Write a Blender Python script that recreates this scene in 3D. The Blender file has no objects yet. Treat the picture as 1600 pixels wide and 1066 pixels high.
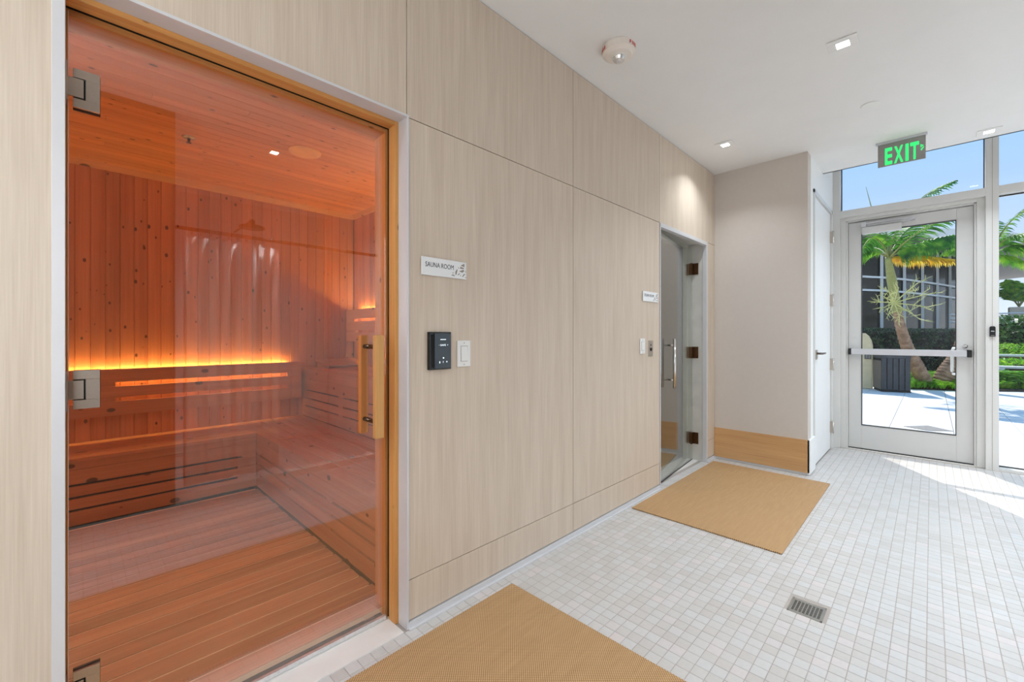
import bpy, math, random
from mathutils import Vector, Matrix
random.seed(11)
scene = bpy.context.scene
COL = scene.collection
PI = math.pi

# ------------------------------------------------------------------ camera
YAW = math.radians(44.416)          # angle of the wooden wall's direction (+X) to the right of the view
cam_data = bpy.data.cameras.new('camera')
cam = bpy.data.objects.new('camera', cam_data)
COL.objects.link(cam)
cam.location = (0, 0, 1.2)
cam.rotation_euler = (PI/2, 0, YAW - PI/2)
cam_data.sensor_width = 36
cam_data.lens = 669/1600*36
cam_data.shift_y = -7.5/1600
cam_data.clip_start = 0.02
cam_data.clip_end = 300
scene.camera = cam

# ------------------------------------------------------------------ world, sun, exposure
scene.view_settings.view_transform = 'Standard'
scene.view_settings.look = 'None'
scene.view_settings.gamma = 1
scene.view_settings.use_curve_mapping = False
scene.view_settings.exposure = 0.52

def lin(c):
    c = c/255
    return c/12.92 if c <= .04045 else ((c+.055)/1.055)**2.4
def rgb(r, g, b): return (lin(r), lin(g), lin(b), 1)

world = bpy.data.worlds.new('world'); scene.world = world
world.use_nodes = True
wn = world.node_tree.nodes; wl = world.node_tree.links
wn.clear()
w_out = wn.new('ShaderNodeOutputWorld'); w_bg = wn.new('ShaderNodeBackground')
w_tc = wn.new('ShaderNodeTexCoord'); w_sep = wn.new('ShaderNodeSeparateXYZ'); w_r = wn.new('ShaderNodeValToRGB')
wl.new(w_tc.outputs['Generated'], w_sep.inputs[0]); wl.new(w_sep.outputs['Z'], w_r.inputs[0])
e = w_r.color_ramp.elements
e[0].position = 0.0; e[0].color = rgb(236, 245, 255)
e[1].position = 1.0; e[1].color = rgb(112, 172, 246)
for p_, c_ in ((.1, (212, 231, 255)), (.2, (190, 218, 255)), (.34, (163, 208, 255))):
    m_ = e.new(p_); m_.color = rgb(*c_)
wl.new(w_r.outputs[0], w_bg.inputs[0]); w_bg.inputs[1].default_value = .76
wl.new(w_bg.outputs[0], w_out.inputs[0])

sun_d = bpy.data.lights.new('sun', 'SUN'); sun = bpy.data.objects.new('sun', sun_d); COL.objects.link(sun)
sun_d.energy = 3.2; sun_d.angle = math.radians(.53); sun_d.color = (1, .96, .9)
sun.rotation_euler = Vector((.85, .545, 1)).to_track_quat('Z', 'Y').to_euler()

LIGHT_POWER = 7.0
LAMP = (.83, .92, 1.0)      # each recessed ceiling fixture
PANEL_FILL_POWER = 7.5     # each added, unseen fill panel on the ceiling
SAUNA_FILL_POWER = 21.0  # unseen lamp added inside the sauna
WALL_FILL_POWER = 9.2  # unseen fill panel added on the near partition
LED_POWER = 10

# ------------------------------------------------------------------ materials
MAT = {}
def newmat(name):
    m = bpy.data.materials.new(name); m.use_nodes = True
    m.node_tree.nodes.clear(); MAT[name] = m
    return m, m.node_tree.nodes, m.node_tree.links
def principled(n, l, rough=.5, metal=0., spec=.5):
    o = n.new('ShaderNodeOutputMaterial'); p = n.new('ShaderNodeBsdfPrincipled')
    p.inputs['Roughness'].default_value = rough; p.inputs['Metallic'].default_value = metal
    p.inputs['Specular IOR Level'].default_value = spec
    l.new(p.outputs[0], o.inputs[0]); return p
def coords(n, l, scale, rand=True):
    g = n.new('ShaderNodeNewGeometry'); m = n.new('ShaderNodeMapping')
    m.inputs['Scale'].default_value = scale
    if rand:
        oi = n.new('ShaderNodeObjectInfo'); v = n.new('ShaderNodeVectorMath'); v.operation = 'MULTIPLY_ADD'
        c = n.new('ShaderNodeCombineXYZ')
        for i in range(3): l.new(oi.outputs['Random'], c.inputs[i])
        v.inputs[1].default_value = (7.3, 3.1, 9.7)
        l.new(c.outputs[0], v.inputs[0]); l.new(g.outputs['Position'], v.inputs[2])
        l.new(v.outputs[0], m.inputs[0])
    else:
        l.new(g.outputs['Position'], m.inputs[0])
    return m
def ramp(n, stops):
    r = n.new('ShaderNodeValToRGB'); els = r.color_ramp.elements
    els[0].position, els[0].color = stops[0]; els[1].position, els[1].color = stops[-1]
    for p, c in stops[1:-1]:
        q = els.new(p); q.color = c
    return r
def noise(n, l, vec, scale=1., detail=3., rough=.55):
    t = n.new('ShaderNodeTexNoise'); t.inputs['Scale'].default_value = scale
    t.inputs['Detail'].default_value = detail; t.inputs['Roughness'].default_value = rough
    l.new(vec.outputs[0], t.inputs['Vector']); return t
def mix(n, l, a, b, fac, mode='MIX'):
    x = n.new('ShaderNodeMix'); x.data_type = 'RGBA'; x.blend_type = mode
    for s, v in ((6, a), (7, b)):
        if hasattr(v, 'is_output'): l.new(v, x.inputs[s])
        else: x.inputs[s].default_value = v
    if hasattr(fac, 'is_output'): l.new(fac, x.inputs[0])
    else: x.inputs[0].default_value = fac
    return x.outputs[2]
def plain(name, col, rough=.5, metal=0., spec=.5, var=.04, scale=6., bump=0.):
    m, n, l = newmat(name); p = principled(n, l, rough, metal, spec)
    c = coords(n, l, (1, 1, 1), False); t = noise(n, l, c, scale, 3)
    a = tuple(min(1, v*(1+var)) for v in col[:3])+(1,); b = tuple(v*(1-var) for v in col[:3])+(1,)
    r = ramp(n, [(.3, b), (.7, a)]); l.new(t.outputs[0], r.inputs[0]); l.new(r.outputs[0], p.inputs['Base Color'])
    if bump:
        t2 = noise(n, l, c, 350, 2); bp = n.new('ShaderNodeBump'); bp.inputs['Strength'].default_value = bump
        bp.inputs['Distance'].default_value = .001
        l.new(t2.outputs[0], bp.inputs['Height']); l.new(bp.outputs[0], p.inputs['Normal'])
    return m
def wood(name, light, dark, axis, fine=160., rough=.5, knots=0, var=.12, spec=.35, wave=0., streak=.5):
    """grain runs along `axis`; knots = knots per metre-ish (0 = none)"""
    m, n, l = newmat(name); p = principled(n, l, rough, 0, spec)
    sc = [fine, fine, fine]; sc[axis] = fine*.018
    c = coords(n, l, sc); t = noise(n, l, c, 1, 4, .6)
    sc2 = [fine*.12]*3; sc2[axis] = fine*.12*.06
    c2 = coords(n, l, sc2); t2 = noise(n, l, c2, 1, 3, .5)
    r = ramp(n, [(.25, dark), (.72, light)]); r2 = ramp(n, [(.3, dark), (.65, light)])
    l.new(t.outputs[0], r.inputs[0]); l.new(t2.outputs[0], r2.inputs[0])
    col = mix(n, l, r.outputs[0], r2.outputs[0], streak)
    oi = n.new('ShaderNodeObjectInfo'); hs = n.new('ShaderNodeHueSaturation')
    mp = n.new('ShaderNodeMapRange'); mp.inputs[3].default_value = 1-var; mp.inputs[4].default_value = 1+var
    l.new(oi.outputs['Random'], mp.inputs[0]); l.new(mp.outputs[0], hs.inputs['Value'])
    l.new(col, hs.inputs['Color']); out = hs.outputs[0]
    if knots:
        sk = [knots]*3; sk[axis] = knots*.62
        ck = coords(n, l, sk); v = n.new('ShaderNodeTexVoronoi'); v.inputs['Scale'].default_value = 1
        l.new(ck.outputs[0], v.inputs['Vector'])
        gate = n.new('ShaderNodeSeparateColor'); l.new(v.outputs['Color'], gate.inputs[0])
        size = n.new('ShaderNodeMath'); size.operation = 'MULTIPLY'; l.new(gate.outputs[0], size.inputs[0]); size.inputs[1].default_value = .155
        d = n.new('ShaderNodeMath'); d.operation = 'SUBTRACT'; l.new(v.outputs['Distance'], d.inputs[0]); l.new(size.outputs[0], d.inputs[1])
        kr = ramp(n, [(.0, (1, 1, 1, 1)), (.05, (0, 0, 0, 1))]); l.new(d.outputs[0], kr.inputs[0])
        out = mix(n, l, out, tuple(v_*.28 for v_ in dark[:3])+(1,), kr.outputs[0])
    l.new(out, p.inputs['Base Color'])
    bp = n.new('ShaderNodeBump'); bp.inputs['Strength'].default_value = .12; bp.inputs['Distance'].default_value = .001
    l.new(t.outputs[0], bp.inputs['Height']); l.new(bp.outputs[0], p.inputs['Normal'])
    return m
def emit(name, col, strength):
    m, n, l = newmat(name); o = n.new('ShaderNodeOutputMaterial'); e_ = n.new('ShaderNodeEmission')
    e_.inputs[0].default_value = col; e_.inputs[1].default_value = strength; l.new(e_.outputs[0], o.inputs[0]); return m
def glass(name, tint, f0=.05, power=5., gloss_col=(1, 1, 1, 1)):
    """thin architectural pane: tinted straight transmission plus a mirror reflection that grows towards grazing"""
    m, n, l = newmat(name); o = n.new('ShaderNodeOutputMaterial')
    tr = n.new('ShaderNodeBsdfTransparent'); tr.inputs[0].default_value = tint
    gl = n.new('ShaderNodeBsdfGlossy'); gl.inputs['Roughness'].default_value = 0.0; gl.inputs[0].default_value = gloss_col
    lw = n.new('ShaderNodeLayerWeight'); lw.inputs[0].default_value = .5
    pw = n.new('ShaderNodeMath'); pw.operation = 'POWER'; l.new(lw.outputs['Facing'], pw.inputs[0]); pw.inputs[1].default_value = power
    ma = n.new('ShaderNodeMath'); ma.operation = 'MULTIPLY_ADD'; l.new(pw.outputs[0], ma.inputs[0])
    ma.inputs[1].default_value = 1-f0; ma.inputs[2].default_value = f0
    mx = n.new('ShaderNodeMixShader'); l.new(ma.outputs[0], mx.inputs[0]); l.new(tr.outputs[0], mx.inputs[1]); l.new(gl.outputs[0], mx.inputs[2])
    l.new(mx.outputs[0], o.inputs[0]); return m

wood('oak_panel', rgb(220, 204, 186), rgb(196, 177, 157), 2, fine=210, rough=.45, var=.025, streak=.35)
plain('seam_backing', rgb(150, 112, 76), .8)
wood('oak_base', rgb(214, 170, 120), rgb(184, 136, 88), 1, fine=120, rough=.45, var=.02)
wood('pine_frame', rgb(226, 168, 98), rgb(190, 122, 62), 2, fine=90, rough=.4, knots=9, var=.05)
wood('pine_frame_x', rgb(226, 168, 98), rgb(190, 122, 62), 0, fine=90, rough=.4, knots=9, var=.05)
wood('pine_wall', rgb(205, 140, 96), rgb(170, 104, 66), 2, fine=80, rough=.5, knots=17, var=.14)
wood('pine_ceiling', rgb(208, 138, 90), rgb(172, 102, 60), 0, fine=80, rough=.5, knots=17, var=.1)
wood('bench_x', rgb(206, 150, 108), rgb(176, 116, 78), 0, fine=80, rough=.5, knots=10, var=.06)
wood('bench_y', rgb(206, 150, 108), rgb(176, 116, 78), 1, fine=80, rough=.5, knots=10, var=.06)
wood('duckboard_wood', rgb(212, 172, 138), rgb(164, 122, 92), 0, fine=110, rough=.55, var=.16, streak=.6)
plain('gap_highlight', rgb(250, 222, 180), .5, var=.05)  # pale tone paints slat-edge highlights into the duckboard gaps
wood('handle_wood', rgb(226, 176, 112), rgb(196, 140, 80), 2, fine=110, rough=.4, var=.04)
plain('ceiling_paint', rgb(238, 236, 234), .85, spec=.2, var=.01)
plain('white_paint', rgb(240, 240, 238), .55, var=.01)
plain('beige_paint', rgb(209, 199, 190), .8, spec=.2, var=.012, scale=30, bump=.1)
plain('shade_wood', rgb(120, 95, 74), .6, var=.1)
plain('aluminium', rgb(206, 206, 210), .35, .6, var=.02)
plain('silver_trim', rgb(214, 212, 213), .35, .12, var=.02)
plain('door_grey', rgb(214, 212, 209), .4, .15, var=.01)
plain('frame_grey', rgb(220, 218, 214), .4, .15, var=.01)
plain('nickel', rgb(190, 178, 165), .28, .9, var=.03, scale=200)
plain('bronze', rgb(104, 74, 50), .3, .9, var=.15, scale=40)
plain('chrome', rgb(225, 222, 218), .15, 1., var=.02)
plain('dark_chrome', rgb(110, 104, 98), .2, 1., var=.05)
plain('black_rubber', rgb(18, 17, 16), .5, var=.05)
plain('black_gloss', rgb(14, 16, 18), .12, var=.02)
plain('slate_panel', rgb(56, 66, 74), .25, var=.03)
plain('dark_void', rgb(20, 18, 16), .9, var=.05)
plain('white_plastic', rgb(236, 234, 230), .35, var=.01)
plain('ivory_plastic', rgb(238, 228, 218), .4, var=.01)
plain('sign_white', rgb(238, 238, 238), .45, var=.01)
plain('sign_text', rgb(48, 50, 62), .5)
plain('sign_leaf', rgb(150, 138, 126), .5, var=.05)
plain('alarm_red', rgb(196, 62, 50), .5)
plain('clear_lens', rgb(225, 225, 225), .08, .6, var=.1, scale=90)
plain('grout', rgb(172, 162, 154), .9, var=.08)
plain('stone_sill', rgb(226, 221, 216), .35, var=.03)
plain('marble', rgb(206, 202, 194), .3, var=.06, scale=9)
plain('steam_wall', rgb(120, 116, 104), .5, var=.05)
plain('steel_drain', rgb(170, 166, 158), .35, .8, var=.05)
plain('curtain_cloth', rgb(232, 228, 222), .9, spec=.1, var=.02)
plain('stall_tile', rgb(228, 224, 218), .25, var=.03)
plain('paver', rgb(233, 229, 222), .8, spec=.2, var=.025, scale=1.5)
plain('paver_joint', rgb(196, 192, 184), .9)
plain('cover_plate', rgb(150, 143, 136), .6, var=.15, scale=30)
plain('soil', rgb(60, 46, 34), .95, var=.2)
plain('travertine', rgb(226, 204, 160), .7, var=.08, scale=8)
plain('bin_slate', rgb(62, 62, 64), .45, var=.25, scale=12)
plain('bin_slat', rgb(128, 116, 104), .45, .3, var=.1)
plain('facade_white', rgb(240, 236, 228), .6, var=.02)
plain('soffit_grey', rgb(176, 166, 158), .8, var=.04)
plain('rock_wall', rgb(150, 128, 104), .9, var=.3, scale=14)
plain('trunk_green', rgb(150, 150, 84), .5, var=.15, scale=20)
plain('inflorescence', rgb(208, 204, 132), .6, var=.1)
plain('awning_cloth', rgb(214, 196, 170), .8, var=.03)
emit('lamp_white', (1, .97, .93, 1), 14)
emit('fill_soft', (.95, .98, 1, 1), 2.0)  # glow of the added fill panels
emit('fill_warm', (1, .8, .6, 1), 6)  # glow of the lamp added in the sauna
emit('led_amber', (1, .70, .2, 1), 6)
emit('exit_green', (.05, .85, .2, 1), .9)
emit('display_white', (.8, .9, 1, 1), 1.1)
glass('sauna_glass', (.97, .94, .92, 1), .11, 3.2)
glass('clear_glass', (.975, .985, .98, 1), .012, 5)
glass('steam_glass', (.93, .96, .93, 1), .05, 3.4)
glass('exit_acrylic', (.62, .56, .5, 1), .25, 3.0)

def facade_glass():
    m, n, l = newmat('facade_glass'); p = principled(n, l, .12, 0, .12)
    p.inputs['Base Color'].default_value = rgb(18, 26, 22)
    p.inputs['Coat Weight'].default_value = 0
facade_glass()
def floor_tile():
    m, n, l = newmat('mosaic_tile'); p = principled(n, l, .32, 0, .45)
    g = n.new('ShaderNodeNewGeometry'); sn = n.new('ShaderNodeVectorMath'); sn.operation = 'MULTIPLY_ADD'
    sn.inputs[1].default_value = (1/PITCH, 1/PITCH, 0); sn.inputs[2].default_value = (-TX0/PITCH, -TY0/PITCH, 0)
    fl = n.new('ShaderNodeVectorMath'); fl.operation = 'FLOOR'; w = n.new('ShaderNodeTexWhiteNoise'); w.noise_dimensions = '3D'
    l.new(g.outputs['Position'], sn.inputs[0]); l.new(sn.outputs[0], fl.inputs[0]); l.new(fl.outputs[0], w.inputs['Vector'])
    r = ramp(n, [(0, rgb(197, 191, 186)), (.5, rgb(203, 199, 195)), (.8, rgb(204, 202, 200)), (1, rgb(210, 201, 198))])
    l.new(w.outputs['Value'], r.inputs[0]); c = coords(n, l, (1, 1, 1), False); t = noise(n, l, c, 60, 3)
    r2 = ramp(n, [(.3, (.95, .95, .95, 1)), (.7, (1, 1, 1, 1))]); l.new(t.outputs[0], r2.inputs[0])
    l.new(mix(n, l, r.outputs[0], r2.outputs[0], 1., 'MULTIPLY'), p.inputs['Base Color'])
PITCH = .0503; TX0 = 2.089; TY0 = .014
floor_tile()
def woven():
    m, n, l = newmat('woven_vinyl'); p = principled(n, l, .6, 0, .3)
    g = n.new('ShaderNodeNewGeometry'); s = n.new('ShaderNodeSeparateXYZ'); l.new(g.outputs['Position'], s.inputs[0])
    def wave(sock, k):
        a = n.new('ShaderNodeMath'); a.operation = 'MULTIPLY'; l.new(sock, a.inputs[0]); a.inputs[1].default_value = k
        b = n.new('ShaderNodeMath'); b.operation = 'SINE'; l.new(a.outputs[0], b.inputs[0]); return b.outputs[0]
    k = 2*PI/.0105
    mu = n.new('ShaderNodeMath'); mu.operation = 'MULTIPLY'; l.new(wave(s.outputs['X'], k), mu.inputs[0]); l.new(wave(s.outputs['Y'], k), mu.inputs[1])
    r = ramp(n, [(0, rgb(132, 96, 58)), (.32, rgb(176, 136, 92)), (.6, rgb(190, 150, 104)), (1, rgb(236, 204, 160))])
    mr = n.new('ShaderNodeMapRange'); mr.inputs[1].default_value = -1; l.new(mu.outputs[0], mr.inputs[0]); l.new(mr.outputs[0], r.inputs[0])
    c = coords(n, l, (6, 60, 1), False); t = noise(n, l, c, 1, 3)
    r2 = ramp(n, [(.3, (.9, .88, .86, 1)), (.7, (1.0, 1.0, 1.0, 1))]); l.new(t.outputs[0], r2.inputs[0])
    l.new(mix(n, l, r.outputs[0], r2.outputs[0], 1., 'MULTIPLY'), p.inputs['Base Color'])
    bp = n.new('ShaderNodeBump'); bp.inputs['Strength'].default_value = .5; bp.inputs['Distance'].default_value = .002
    l.new(mu.outputs[0], bp.inputs['Height']); l.new(bp.outputs[0], p.inputs['Normal'])
woven()
def leafmat(name, stops, rough=.45, scale=3., trans=.35):
    m, n, l = newmat(name); o = n.new('ShaderNodeOutputMaterial'); p = n.new('ShaderNodeBsdfPrincipled')
    p.inputs['Roughness'].default_value = rough
    c = coords(n, l, (1, 1, 1)); t = noise(n, l, c, scale, 2); r = ramp(n, stops); l.new(t.outputs[0], r.inputs[0])
    l.new(r.outputs[0], p.inputs['Base Color'])
    tr = n.new('ShaderNodeBsdfTranslucent'); l.new(r.outputs[0], tr.inputs[0])
    mx = n.new('ShaderNodeMixShader'); mx.inputs[0].default_value = trans
    l.new(p.outputs[0], mx.inputs[1]); l.new(tr.outputs[0], mx.inputs[2]); l.new(mx.outputs[0], o.inputs[0])
leafmat('palm_leaf', [(.3, rgb(34, 82, 32)), (.5, rgb(84, 150, 44)), (.7, rgb(164, 208, 70))], scale=5)
leafmat('palm_leaf_bright', [(.3, rgb(60, 120, 30)), (.5, rgb(110, 176, 44)), (.75, rgb(190, 214, 70))], scale=5)
leafmat('palm_leaf_yellow', [(.3, rgb(196, 128, 40)), (.5, rgb(236, 196, 40)), (.7, rgb(250, 224, 90))], scale=6)
leafmat('hedge_leaf', [(.3, rgb(22, 40, 22)), (.5, rgb(44, 72, 40)), (.7, rgb(84, 112, 66))], scale=4, trans=.15)
leafmat('fern_leaf', [(.3, rgb(84, 150, 34)), (.5, rgb(140, 204, 46)), (.7, rgb(200, 236, 84))], scale=4, trans=.5)
leafmat('bush_leaf', [(.3, rgb(40, 78, 30)), (.5, rgb(78, 124, 48)), (.7, rgb(128, 164, 76))], scale=4, trans=.2)
def trunkmat():
    m, n, l = newmat('palm_trunk'); p = principled(n, l, .8, 0, .2)
    c = coords(n, l, (1, 1, 1), False); t = noise(n, l, c, 9, 4); r = ramp(n, [(.3, rgb(124, 94, 74)), (.7, rgb(186, 152, 124))])
    l.new(t.outputs[0], r.inputs[0]); l.new(r.outputs[0], p.inputs['Base Color'])
trunkmat()

# ------------------------------------------------------------------ mesh helpers
class MB:
    def __init__(s): s.v = []; s.f = []
    def add(s, vs, fs):
        k = len(s.v); s.v += [tuple(v) for v in vs]; s.f += [tuple(i+k for i in f) for f in fs]; return s
    def box(s, x0, x1, y0, y1, z0, z1):
        vs = [(x, y, z) for z in (z0, z1) for y in (y0, y1) for x in (x0, x1)]
        return s.add(vs, [(0, 2, 3, 1), (4, 5, 7, 6), (0, 1, 5, 4), (2, 6, 7, 3), (0, 4, 6, 2), (1, 3, 7, 5)])
    def obox(s, c, ax, ay, az):
        """box with centre c and half-axis vectors"""
        c, ax, ay, az = map(Vector, (c, ax, ay, az))
        vs = [c+ax*i+ay*j+az*k for k in (-1, 1) for j in (-1, 1) for i in (-1, 1)]
        return s.add(vs, [(0, 2, 3, 1), (4, 5, 7, 6), (0, 1, 5, 4), (2, 6, 7, 3), (0, 4, 6, 2), (1, 3, 7, 5)])
    def prism(s, pts, d0, d1, axis):
        """polygon pts (2D, the two other axes in x<y<z order) extruded along axis"""
        def mk(p, d):
            q = list(p); q.insert(axis, d); return tuple(q)
        n = len(pts)
        return s.add([mk(p, d0) for p in pts]+[mk(p, d1) for p in pts],
                     [tuple(range(n-1, -1, -1)), tuple(range(n, 2*n))]+[(i, (i+1) % n, n+(i+1) % n, n+i) for i in range(n)])
    def tube(s, pts, rad, n=10, caps=True):
        pts = [Vector(p) for p in pts]
        if not hasattr(rad, '__len__'): rad = [rad]*len(pts)
        k = len(s.v); rings = []
        up = Vector((0, 0, 1))
        for i, p in enumerate(pts):
            t = (pts[min(i+1, len(pts)-1)]-pts[max(i-1, 0)]).normalized()
            a = up if abs(t.dot(up)) < .95 else Vector((1, 0, 0))
            u = t.cross(a).normalized(); w = t.cross(u).normalized()
            rings.append([p+(u*math.cos(2*PI*j/n)+w*math.sin(2*PI*j/n))*rad[i] for j in range(n)])
        vs = [v for r in rings for v in r]; fs = []
        for i in range(len(pts)-1):
            for j in range(n): fs.append((i*n+j, i*n+(j+1) % n, (i+1)*n+(j+1) % n, (i+1)*n+j))
        if caps: fs += [tuple(range(n-1, -1, -1)), tuple(range((len(pts)-1)*n, len(pts)*n))]
        return s.add(vs, fs)
    def lathe(s, prof, c, n=28):
        """profile [(r, z)] about a vertical axis through c (x, y)"""
        vs = []; fs = []
        for r, z in prof:
            for j in range(n): vs.append((c[0]+r*math.cos(2*PI*j/n), c[1]+r*math.sin(2*PI*j/n), z))
        for i in range(len(prof)-1):
            for j in range(n): fs.append((i*n+j, i*n+(j+1) % n, (i+1)*n+(j+1) % n, (i+1)*n+j))
        fs.append(tuple(range(n-1, -1, -1))); fs.append(tuple(range((len(prof)-1)*n, len(prof)*n)))
        return s.add(vs, fs)
    def mesh(s, name):
        me = bpy.data.meshes.new(name); me.from_pydata(s.v, [], s.f); me.update(); return me
def fixn(me):
    import bmesh
    bm = bmesh.new(); bm.from_mesh(me); bmesh.ops.recalc_face_normals(bm, faces=bm.faces); bm.to_mesh(me); bm.free()
def obj(name, mb, mat, parent=None, loc=None, bevel=0., smooth=False, label=None, recalc=True):
    me = mb.mesh(name) if isinstance(mb, MB) else mb
    if isinstance(mb, MB):
        if recalc: fixn(me)
        me.materials.append(MAT[mat])
        if smooth:
            for p in me.polygons: p.use_smooth = True
    o = bpy.data.objects.new(name, me); COL.objects.link(o)
    if parent is not None:
        o.parent = parent
        if loc is None: o.matrix_parent_inverse = Matrix.Translation(-wloc(parent))
    if loc is not None: o.location = loc
    if bevel:
        b = o.modifiers.new('bevel', 'BEVEL'); b.width = bevel; b.segments = 2; b.limit_method = 'ANGLE'
    if label: o['label'] = label
    return o
def wloc(o):
    """world position of an unrotated parent (children meshes are written in world coordinates)"""
    p = Vector(o.location)
    if o.parent is not None and 'rooted' not in o: return Vector((0, 0, 0)) if o.location.length == 0 else p
    return p
def tag(o, label, cat, group=None, kind=None):
    o['label'] = label; o['category'] = cat
    if group: o['group'] = group
    if kind: o['kind'] = kind
    return o
def thing(name, label, cat, loc=(0, 0, 0), group=None):
    o = bpy.data.objects.new(name, None); COL.objects.link(o); o.location = loc
    o.empty_display_size = .1
    return tag(o, label, cat, group)
def struct(name, mb, mat, label=None, **k):
    o = obj(name, mb, mat, **k); o['kind'] = 'structure'
    if label: o['label'] = label; o['category'] = name.split('_')[0]
    return o
def textmesh(body, width, height, origin, right, up, depth, bold=0.):
    """flat lettering: lower-left corner at origin, scaled to width x height"""
    cu = bpy.data.curves.new('lettering', 'FONT'); cu.body = body; cu.size = 1; cu.extrude = 0; cu.offset = bold
    cu.resolution_u = 3
    t = bpy.data.objects.new('lettering', cu); COL.objects.link(t)
    dg = bpy.context.evaluated_depsgraph_get(); me = bpy.data.meshes.new_from_object(t.evaluated_get(dg))
    bpy.data.objects.remove(t); 
    xs = [v.co.x for v in me.vertices]; ys = [v.co.y for v in me.vertices]
    x0, x1, y0, y1 = min(xs), max(xs), min(ys), max(ys)
    right = Vector(right).normalized(); up = Vector(up).normalized(); nrm = right.cross(up); o = Vector(origin)
    mb = MB(); n = len(me.vertices)
    P = [o+right*((v.co.x-x0)/(x1-x0)*width)+up*((v.co.y-y0)/(y1-y0)*height) for v in me.vertices]
    fs = [tuple(p.vertices) for p in me.polygons]
    mb.add([p+nrm*depth for p in P]+P, fs)
    # side walls along boundary edges
    cnt = {}
    for f in fs:
        for i in range(len(f)):
            a, b = f[i], f[(i+1) % len(f)]; cnt[(a, b)] = 1
    for (a, b) in list(cnt):
        if (b, a) not in cnt: mb.f.append((b, a, a+n, b+n))
    bpy.data.meshes.remove(me)
    return mb

# ================================================================== SETTING
CEIL = 2.795; WY = 1.53
# ---- floor: grout bed, 300 nearest mosaic tiles as parts, the rest joined
fl = MB().box(-1.6, 5.9, -4.1, 1.62, -.12, -.0015)
floor = struct('floor', fl, 'grout', 'white mosaic tile floor of the hall with grey joints')
G = .0024   # joint
h = (PITCH-G)/2
def tile_shape(mb, x, y, z):
    b = .0009
    vs = [(x-h, y-h, z-.006), (x+h, y-h, z-.006), (x+h, y+h, z-.006), (x-h, y+h, z-.006),
          (x-h, y-h, z-b), (x+h, y-h, z-b), (x+h, y+h, z-b), (x-h, y+h, z-b),
          (x-h+b, y-h+b, z), (x+h-b, y-h+b, z), (x+h-b, y+h-b, z), (x-h+b, y+h-b, z)]
    fs = [(8, 9, 10, 11)]
    for i in range(4):
        j = (i+1) % 4; fs += [(i, j, j+4, i+4), (i+4, j+4, j+8, i+8)]
    mb.add(vs, fs)
fwx, fwy = math.cos(YAW), math.sin(YAW)
def proj(x, y, z):
    d = fwx*x+fwy*y
    if d < .2: return None
    return 800+669*(fwy*x-fwx*y)/d, 525.5-669*(z-1.2)/d, d
MATS = [(-.05, 1.476, .53, 1.446), (2.712, 4.272, .575, 1.49)]
DR = (2.185, 2.311, .33, .452)
tiles = []
i0 = int((-1.6-TX0)/PITCH); i1 = int((5.85-TX0)/PITCH)+1
for i in range(i0, i1):
    for j in range(int((-4.05-TY0)/PITCH), int((1.6-TY0)/PITCH)+1):
        x = TX0+(i+.5)*PITCH; y = TY0+(j+.5)*PITCH
        if y+h > 1.525 and not (-.03 < x < .93 or 3.24 < x < 4.18): 
            if y+h > 1.545: continue
        if y > 1.52 and -.06 < x < .97: continue
        if y+h > 1.60: continue
        if x+h > 5.79: continue
        if x > 4.40 and y > .75: continue
        if x < 2.3 and y < -.52 and not (.5 < x < 2.2): continue
        if x < 2.3 and y < -2.06: continue
        if DR[0]-.012 < x < DR[1]+.012 and DR[2]-.012 < y < DR[3]+.012: continue
        covered = any(a+.03 < x < b-.03 and c+.03 < y < d-.03 for a, b, c, d in MATS)
        p = proj(x, y, 0); vis = p and 0 < p[0] < 1600 and 0 < p[1] < 1066 and not covered
        tiles.append((p[2] if vis else 1e3+random.random(), x, y))
tiles.sort()
one = MB(); tile_shape(one, 0, 0, 0); tm = one.mesh('tile'); tm.materials.append(MAT['mosaic_tile']); fixn(tm)
for d, x, y in tiles[:300]:
    o = bpy.data.objects.new('tile', tm); COL.objects.link(o); o.parent = floor; o.location = (x, y, random.uniform(-.0004, .0004))
rest = MB()
for d, x, y in tiles[300:]: tile_shape(rest, x, y, random.uniform(-.0004, .0004))
r_ = obj('tile_field', rest, 'mosaic_tile', floor, recalc=False); r_['kind'] = 'stuff'
# white stone sills in both doorways
obj('sill', MB().box(-.05, .93, 1.522, 1.636, -.004, .004), 'stone_sill', floor, bevel=.001)
obj('sill', MB().box(3.24, 4.20, 1.605, 1.76, -.004, .006), 'stone_sill', floor, bevel=.001)
obj('sauna_subfloor', MB().box(-1.2, 2.1, 1.657, 4.4, -.12, .002), 'shade_wood', floor)
obj('threshold_strip', MB().box(-.05, .966, 1.636, 1.657, -.12, .004), 'stone_sill', floor)

# ---- ceiling of the hall, with a shade pocket before the glazed wall
cl = MB().box(-1.6, 5.15, -4.1, 1.7, CEIL, 2.95).box(5.13, 5.15, -4.1, .8, CEIL, 3.2).box(5.13, 6.1, -4.1, 1.7, 3.2, 3.3)
struct('ceiling', cl, 'ceiling_paint', 'plain white painted ceiling with a raised pocket before the glazing')

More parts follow.
